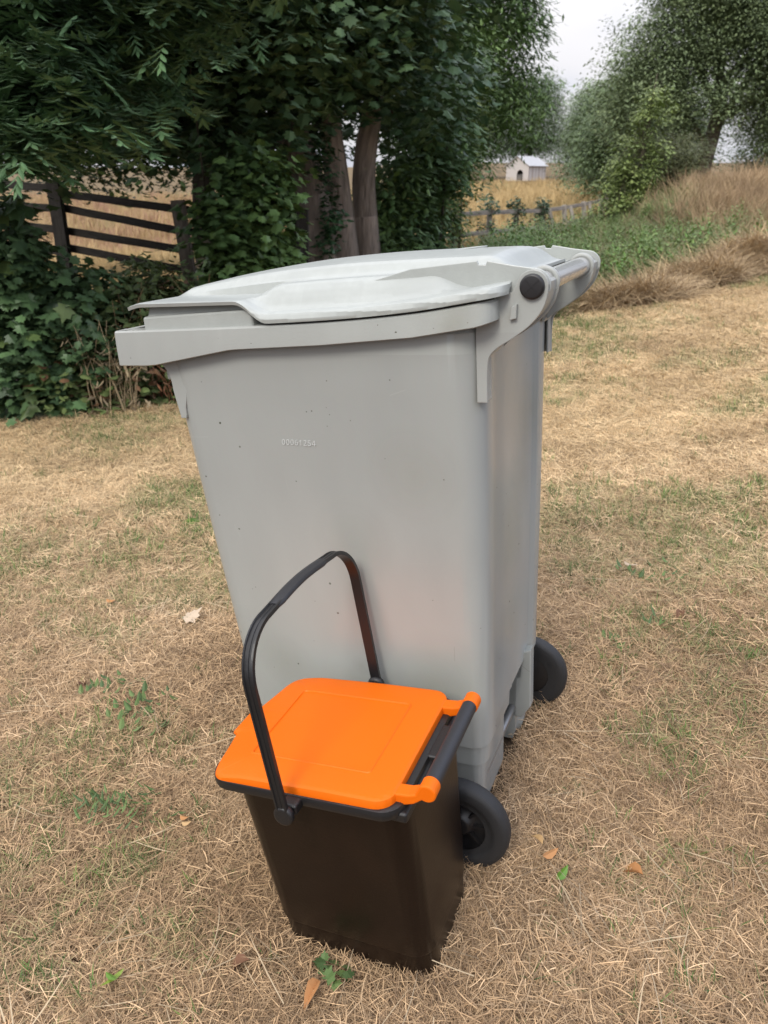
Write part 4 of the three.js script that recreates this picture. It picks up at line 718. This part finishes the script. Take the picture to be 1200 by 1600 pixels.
  // moulded recycling ring on top of the lid is only a faint raised circle in the photograph
  part('moulded_ring', (() => { const g = new THREE.TorusGeometry(0.032, 0.0009, 8, 48); g.rotateX(Math.PI / 2); g.rotateZ(0.05); g.translate(0.2, height(0.2, 0) + 0.0003, -0.02); return g; })(), M.binLid, lid);

  // --- wheels
  const tyre = lathe([[0.052, -0.016], [0.073, -0.0185], [0.085, -0.0185], [0.0925, -0.0155], [0.0958, -0.009], [0.0968, 0], [0.0958, 0.009], [0.0925, 0.0155], [0.085, 0.0185], [0.073, 0.0185], [0.066, 0.0165], [0.064, 0.0125], [0.052, 0.012]], 72);
  tyre.rotateX(Math.PI / 2);
  const hub = merge([(() => { const g = lathe([[0, -0.014], [0.066, -0.014], [0.066, 0.004], [0.062, 0.005], [0.056, -0.004], [0.03, -0.006], [0.022, 0.008], [0.016, 0.012], [0, 0.012]], 48); g.rotateX(Math.PI / 2); return g; })(), ...Array.from({ length: 8 }, (_, k) => { const g = new THREE.BoxGeometry(0.04, 0.005, 0.012); g.translate(0.041, 0, -0.003); g.rotateZ(k * Math.PI / 4); return g; })]);
  for (const s of [1, -1]) {
    const w = new THREE.Group(); w.name = 'wheel'; bin.add(w); w.position.set(0.248, 0.0905, s * 0.2775); if (s < 0) w.rotation.y = Math.PI;
    part('tyre', tyre, M.rubber, w); part('hub', hub, M.blackPlastic, w);
  }
  part('axle', (() => { const g = new THREE.CylinderGeometry(0.009, 0.009, 0.53, 16); g.rotateX(Math.PI / 2); g.translate(0.248, 0.0905, 0); return g; })(), M.steel, bin);

  // --- serial number stamped on the side
  const font = await new FontLoader().loadAsync('fonts/droid/droid_sans_mono_regular.typeface.json');
  const tg = new TextGeometry('00061254', { font, size: 0.0098, depth: 0.0005, curveSegments: 3 });
  tg.computeBoundingBox(); const bw = tg.boundingBox.max.x; tg.scale(0.068 / bw, 1, 1);
  tg.rotateX(-Math.atan(0.0445)); tg.translate(-0.068, 0.8105, 0.213 + 0.0445 * 0.8105 + 0.0012);
  part('serial_number', tg, M.ink, bin);
}

// ------------------------------------------------------------------ the food caddy
const caddyDust = (() => { // dusty handling marks and scratches on the dark plastic
  const r = rng(77);
  return canvasTex(1024, 1024, (c, w, h) => {
    c.fillStyle = 'rgb(158,158,158)'; c.fillRect(0, 0, w, h);
    for (let k = 0; k < 120; k++) { const x = r() * w, y = r() * h, s = 20 + r() * 110, v = r() < 0.6 ? 235 : 120; const g = c.createRadialGradient(x, y, 0, x, y, s); g.addColorStop(0, `rgba(${v},${v * 0.96},${v * 0.9},${0.05 + r() * 0.16})`); g.addColorStop(1, `rgba(${v},${v},${v},0)`); c.fillStyle = g; c.fillRect(x - s, y - s, 2 * s, 2 * s); }
    for (let k = 0; k < 120; k++) { const x = r() * w, y = r() * h, a = r() * 6.3, l = 10 + r() * 90; c.strokeStyle = `rgba(255,245,230,${0.06 + r() * 0.2})`; c.lineWidth = 0.6 + r(); c.beginPath(); c.moveTo(x, y); c.quadraticCurveTo(x + Math.cos(a) * l * 0.5 + 6, y + Math.sin(a) * l * 0.5, x + Math.cos(a) * l, y + Math.sin(a) * l); c.stroke(); }
  });
})();
caddyDust.repeat.set(2.6, 2.6);
const K = {
  body: phys({ specularIntensity: 0.6, map: caddyDust, color: lin(0.025, 0.0128, 0.008), roughness: 0.36, bumpMap: grainFine, bumpScale: 0.0004, roughnessMap: (() => { const t = dataTex(256, 256, (u, v) => [0, 0.62 + 0.55 * fbm(u * 6, v * 6, 5.5, 4), 0]); return t; })() }),
  black: std({ color: lin(0.012, 0.0115, 0.012), roughness: 0.38, bumpMap: grainFine, bumpScale: 0.0003 }),
  grip: std({ color: lin(0.02, 0.02, 0.023), roughness: 0.5, bumpMap: grainFine, bumpScale: 0.0003 }),
  orange: phys({ specularIntensity: 0.5, color: lin(0.7, 0.127, 0.001), roughness: 0.5, bumpMap: grainFine, bumpScale: 0.0004 }),
};
const caddy = thing('food_caddy', 'small dark brown food caddy with orange lid and black handle, in front of grey bin', 'food caddy');
standing(caddy, -0.0544, -1.0099, -0.379);
{
  const sect = (y, d = 0) => {
    const t = y / 0.35, xf = lerp(-0.088, -0.1285, t) + d, xr = lerp(0.19, 0.171, t) - d, zs = lerp(0.106, 0.137, t) - d;
    return ringAt(outline([[xf, zs, lerp(0.034, 0.042, t)], [xr, zs, 0.036], [xr, -zs, 0.036], [xf, -zs, lerp(0.034, 0.042, t)]], 0.01, 8), y);
  };
  const rings = [[0.0, 0.008], [0.003, 0.0035], [0.01, 0.0022], [0.053, 0.0022], [0.056, 0.0006], [0.0585, 0], [0.12, 0], [0.2, 0], [0.28, 0], [0.352, 0]].map(([y, d]) => sect(y, d));
  part('body', loft(rings, { crease: 0.45, cap1: false }), K.body, caddy);
  // black rolled rim
  const ly = (x) => 0.3725 + 0.047 * x; // the lid falls a little towards the front
  const ro = dense(outline([[-0.163, 0.1495, 0.04], [0.166, 0.152, 0.034], [0.166, -0.152, 0.034], [-0.163, -0.1495, 0.04]], 0.01, 9), 0.03);
  const rr = [[0.022, -0.022], [0.006, -0.022], [0.0015, -0.0195], [0, -0.015], [0, -0.007], [0.0012, -0.0035], [0.005, -0.002], [0.03, -0.002], [0.032, -0.012]].map(([d, y]) => ringAt(inset(ro, d), (x) => ly(x) + y));
  part('rim', loft(rr, { closed: true, crease: 0.6 }), K.black, caddy);
  // lid
  const lidTop = (x) => ly(x) + 0.0125;
  const star = (poly, n = 288) => { // points of a closed outline at even angles
    const out = [];
    for (let k = 0; k < n; k++) { const a = -Math.PI + (k + 0.5) / n * 2 * Math.PI, dx = Math.cos(a), dy = Math.sin(a); let best = 0; for (let i = 0; i < poly.length; i++) { const p = poly[i], q = poly[(i + 1) % poly.length], ex = q.x - p.x, ey = q.y - p.y, den = dx * ey - dy * ex; if (Math.abs(den) < 1e-12) continue; const t = (p.x * ey - p.y * ex) / den, u = (p.x * dy - p.y * dx) / den; if (u >= -1e-9 && u <= 1 + 1e-9 && t > best) best = t; } out.push(new THREE.Vector2(dx * best, dy * best)); }
    return out;
  };
  const lo = outline([[-0.152, 0.1475, 0.028], [0.154, 0.1475, 0.03], [0.154, -0.1475, 0.03], [-0.152, -0.1475, 0.028], [-0.171, -0.046, 0.012], [-0.172, -0.038, 0.004], [-0.182, -0.035, 0.004], [-0.182, 0.035, 0.004], [-0.172, 0.038, 0.004], [-0.171, 0.046, 0.012]], 0.01, 7);
  const L0 = star(lo), pan = (d) => star(outline([[-0.109 + d, 0.093 - d, 0.006], [0.1 - d, 0.093 - d, 0.006], [0.1 - d, -0.093 + d, 0.006], [-0.109 + d, -0.093 + d, 0.006]], 0.01, 5));
  const droop = (x, z) => -0.010 * sstep(-0.085, -0.17, x) - 0.004 * sstep(0.11, 0.15, Math.abs(z)) * sstep(0.05, -0.12, x);
  const R = [[L0, -0.0165, 0], [L0, -0.0045, 1], [inset(L0, 0.0012), -0.0018, 1], [inset(L0, 0.0036), -0.0003, 1], [inset(L0, 0.008), 0.0005, 1], [inset(L0, 0.012), 0.0006, 1], [pan(-0.004), 0.0012, 1], [pan(-0.0012), 0.0012, 1], [pan(0), 0.0027, 1], [pan(0.0012), 0.0027, 1], [pan(0.0026), 0.0002, 1], [pan(0.006), 0.0001, 1], [pan(0.05), 0.0004, 1]];
  const lid = part('lid', loft(R.map(([o, y, k]) => ringAt(o, (x, z) => lidTop(x) + y + k * droop(x, z))), { crease: 0.55, cap0: true }), K.orange, caddy);
  // ears that hold the grip
  const gx = 0.2005, gy = 0.4015;
  for (const s of [1, -1]) {
    const zz = s > 0 ? [0.0985, 0.1235] : [-0.1235, -0.0985];
    part('grip_ear', plate([[0.13, 0.3845], [0.15, 0.3905], [0.172, 0.3925], [0.183, 0.3965], [0.188, 0.406], ...arcPts(gx, gy, 0.0142, 2.4, -2.1, 18), [0.18, 0.379], [0.16, 0.372], [0.13, 0.37]], ...zz, 0.0022), K.orange, lid);
  }
  part('grip', (() => { const g = lathe([[0, -0.0995], [0.0112, -0.0995], [0.0124, -0.0975], [0.0124, 0.0975], [0.0112, 0.0995], [0, 0.0995]], 40); g.rotateX(Math.PI / 2); g.translate(gx, gy, 0); return g; })(), K.grip, lid);
  // latch block behind the lid, under the grip
  part('latch', merge([(() => { const g = new RoundedBoxGeometry(0.026, 0.022, 0.085, 2, 0.004); g.translate(0.174, 0.3665, -0.03); return g; })(), (() => { const g = new RoundedBoxGeometry(0.014, 0.03, 0.02, 2, 0.003); g.translate(0.186, 0.37, -0.085); return g; })(), (() => { const g = new RoundedBoxGeometry(0.03, 0.018, 0.27, 2, 0.005); g.translate(0.158, 0.3585, 0); return g; })()]), K.black, caddy);
  // carrying handle: a strap with a thicker hand grip in the middle
  const px = -0.0035, py = 0.3615, ang = -0.12, ax = new THREE.Vector3(Math.sin(ang), Math.cos(ang), 0), out = new THREE.Vector3(Math.cos(ang), -Math.sin(ang), 0);
  const H = 0.288, Z = 0.1805, RC = 0.078, at2 = (h, z) => new THREE.Vector3(px, py, 0).addScaledVector(ax, h).add(new THREE.Vector3(0, 0, z));
  const path = [];
  for (let i = 0; i <= 10; i++) path.push(at2(lerp(0.0, H - RC, i / 10), Z));
  for (let i = 1; i <= 12; i++) { const a = i / 12 * Math.PI / 2; path.push(at2(H - RC + RC * Math.sin(a), Z - RC + RC * Math.cos(a))); }
  for (let i = 1; i <= 14; i++) path.push(at2(H + 0.006 * Math.sin(Math.PI * i / 14), lerp(Z - RC, -Z + RC, i / 14)));
  for (let i = 1; i <= 12; i++) { const a = (1 - i / 12) * Math.PI / 2; path.push(at2(H - RC + RC * Math.sin(a), -Z + RC - RC * Math.cos(a))); }
  for (let i = 1; i <= 10; i++) path.push(at2(lerp(H - RC, 0.0, i / 10), -Z));
  const sec = [[-0.0092, -0.0028], [-0.0092, 0.0036], [-0.008, 0.0042], [-0.0062, 0.0042], [-0.0054, 0.0024], [-0.002, 0.0022], [-0.0014, 0.0032], [0.0014, 0.0032], [0.002, 0.0022], [0.0054, 0.0024], [0.0062, 0.0042], [0.008, 0.0042], [0.0092, 0.0036], [0.0092, -0.0028]];
  const centre = at2(H * 0.45, 0), n = path.length;
  const dirs = path.map((p) => { const v = p.clone().sub(centre); v.addScaledVector(out, -v.dot(out)); return v; });
  const normalAt = path.map((p, i) => { const t = path[Math.min(i + 1, n - 1)].clone().sub(path[Math.max(i - 1, 0)]).normalize(); const nn = new THREE.Vector3().crossVectors(t, out).normalize(); return nn.dot(dirs[i]) < 0 ? nn.negate() : nn; });
  const handle = part('carry_handle', sweep(path, sec, (t) => normalAt[Math.round(t * (n - 1))]), K.black, caddy);
  const gripPath = []; for (let i = 0; i <= 12; i++) gripPath.push(at2(H + 0.0008 + 0.006 * Math.sin(Math.PI * lerp(0.02, 0.98, i / 12)), lerp(0.082, -0.082, i / 12)));
  const oval = Array.from({ length: 24 }, (_, i) => { const a = i / 24 * 2 * Math.PI; return [0.0118 * Math.cos(a), 0.0066 * Math.sin(a)]; });
  part('hand_grip', sweep(gripPath, oval, () => ax, (t) => { const e = Math.min(1, 0.80 + 3 * Math.min(t, 1 - t)); return [e, e]; }), K.grip, handle);
  for (const s of [1, -1]) {
    const b = lathe([[0, 0.0065], [0.0115, 0.0065], [0.0148, 0.0055], [0.016, 0.0035], [0.016, -0.002], [0.012, -0.008], [0, -0.008]], 36); b.rotateX(s * Math.PI / 2); b.translate(px, py - 0.004, s * 0.1785);
    const lug = new RoundedBoxGeometry(0.026, 0.018, 0.024, 2, 0.004); lug.translate(px + 0.002, py - 0.002, s * 0.158);
    part('pivot', merge([b, lug]), K.black, caddy);
  }
}
// ------------------------------------------------------------------ small things on the lawn
{
  const flat = (kind, fold, curl) => { const A = { pos: [], col: [], idx: [] }; leafInto(A, kind, new THREE.Matrix4(), 1, fold, curl); return geoOf(A); };
  const LG = { oval: flat('oval', 0.5, 0.3), lance: flat('lance', 0.4, 0.35), lobed: flat('lobed', 0.2, 0.2), curled: flat('oval', 1.3, 0.6) };
  const mats = { orange: std({ color: lin(0.4, 0.192, 0.072), roughness: 0.8 }), tan: std({ color: lin(0.44, 0.288, 0.136), roughness: 0.8 }), pale: std({ color: lin(0.48, 0.376, 0.272), roughness: 0.8 }), brown: std({ color: lin(0.16, 0.08, 0.044), roughness: 0.85 }), green: phys({ color: lin(0.112, 0.24, 0.024), roughness: 0.5, transmission: 0.2, thickness: 0 }), lime: phys({ color: lin(0.224, 0.32, 0.04), roughness: 0.5, transmission: 0.2, thickness: 0 }) };
  const r = rng(601);
  for (const [x, d, kind, mat, s, label, turn] of [
    [0.305, 1.105, 'curled', 'tan', 0.032, 'curled tan dead leaf right of the bins, upper of a pair', 0.4], [0.30, 1.075, 'oval', 'orange', 0.036, 'flat orange brown dead leaf below the curled tan one', 1.9], [0.315, 1.02, 'oval', 'green', 0.034, 'fresh bright green fallen leaf right of the caddy', 2.2],
    [-0.105, 0.842, 'curled', 'orange', 0.042, 'long orange curled dead leaf in front of the caddy', 2.5], [-0.225, 0.885, 'curled', 'brown', 0.044, 'brown folded dead leaf left of the caddy foot', 1.7], [-0.465, 0.875, 'lance', 'green', 0.05, 'green pointed leaf lying at the lower left corner', 0.6], [-0.435, 0.88, 'lance', 'lime', 0.045, 'yellow green narrow leaf beside the green one at lower left', -0.5],
    [-0.43, 1.235, 'oval', 'orange', 0.03, 'small orange dead leaf left of the caddy, upper one', 0.8], [-0.422, 1.215, 'oval', 'tan', 0.03, 'small tan dead leaf left of the caddy, lower one', 1.4], [-0.64, 2.12, 'lobed', 'pale', 0.07, 'pale bleached dead leaf on the lawn left of the bin', 2.0], [-0.95, 2.3, 'oval', 'orange', 0.045, 'rust coloured dead leaf farther out on the left lawn', 1.0],
    [-0.83, 1.75, 'curled', 'brown', 0.045, 'dark curled dead leaf among the weeds on the left', 0.2], [-0.85, 3.05, 'lobed', 'green', 0.08, 'green lobed leaf lying by the large green patch', 1.1], [0.82, 2.35, 'lance', 'pale', 0.11, 'long pale dry blade curl right of the bin', 0.3], [0.47, 1.02, 'curled', 'orange', 0.05, 'orange brown curled leaf at the right, beside grass shoots', 0.9], [0.88, 1.98, 'curled', 'brown', 0.05, 'dark brown shrivelled leaf above the plantain at right', 2.8],
  ]) {
    const m = part('fallen_leaf', LG[kind], mats[mat], scene); tag(m, label, 'leaf');
    m.position.set(x, G(x, -d) + 0.024, -d); m.rotation.set(Math.PI / 2 + (r() - 0.5) * 0.5 + Math.PI * (kind === 'curled' ? 1 : 0), turn, (r() - 0.5) * 0.5, 'YXZ'); m.scale.setScalar(s);
  }
  // rosettes and shoots of broad-leaved weeds
  const wm = [[0.085, 0.15, 0.035], [0.065, 0.115, 0.032], [0.12, 0.185, 0.05]].map((c) => phys({ color: lin(...c), roughness: 0.65, transmission: 0.15, thickness: 0 }));
  for (const [x, d, n, s, kind, label, sx, sz] of [
    [-0.60, 1.62, 44, 0.026, 'oval', 'small broad-leaved weed left of the bin foot', 0.11, 0.09], [-0.74, 1.75, 30, 0.024, 'oval', 'creeping weed farther left of the bin than the broad-leaved one', 0.1, 0.06], [-0.55, 1.27, 90, 0.028, 'lance', 'flat spread-out grey green thistle on the lawn at left', 0.115, 0.06],
    [-0.085, 0.862, 13, 0.019, 'lobed', 'small crinkled green weed at the foot of the caddy', 0.03, 0.025], [0.80, 1.92, 16, 0.034, 'lance', 'low plantain rosette on the lawn right of the bin wheel', 0.05, 0.03], [0.66, 1.83, 18, 0.024, 'oval', 'low dark weed just left of the plantain rosette', 0.05, 0.04], [0.97, 2.25, 34, 0.028, 'oval', 'leafy weed patch on the right lawn above the plantain', 0.2, 0.07], [1.03, 1.52, 18, 0.03, 'lance', 'weed with narrow leaves at the right edge of the lawn', 0.06, 0.05],
    [-0.5, 2.9, 16, 0.034, 'lance', 'grassy weed beside the far left corner of the bin', 0.06, 0.05],
  ]) {
    const t = thing('weed', label, 'weed'), c = G(x, -d) + 0.006;
    for (let k = 0; k < n; k++) { const m = part('leaf', LG[kind], wm[k % 3], t), a = r() * 6.283, q = Math.sqrt(r()); m.position.set(x + Math.cos(a) * q * sx, c + 0.002 + r() * 0.018, -d + Math.sin(a) * q * sz); m.rotation.set(Math.PI / 2 - 0.05 - r() * 0.5, a + (r() - 0.5) * 2, (r() - 0.5) * 0.6, 'YXZ'); m.scale.setScalar(s * (0.6 + 0.7 * r())); }
  }
}
scene.updateMatrixWorld(true);
renderer.render(scene, camera);
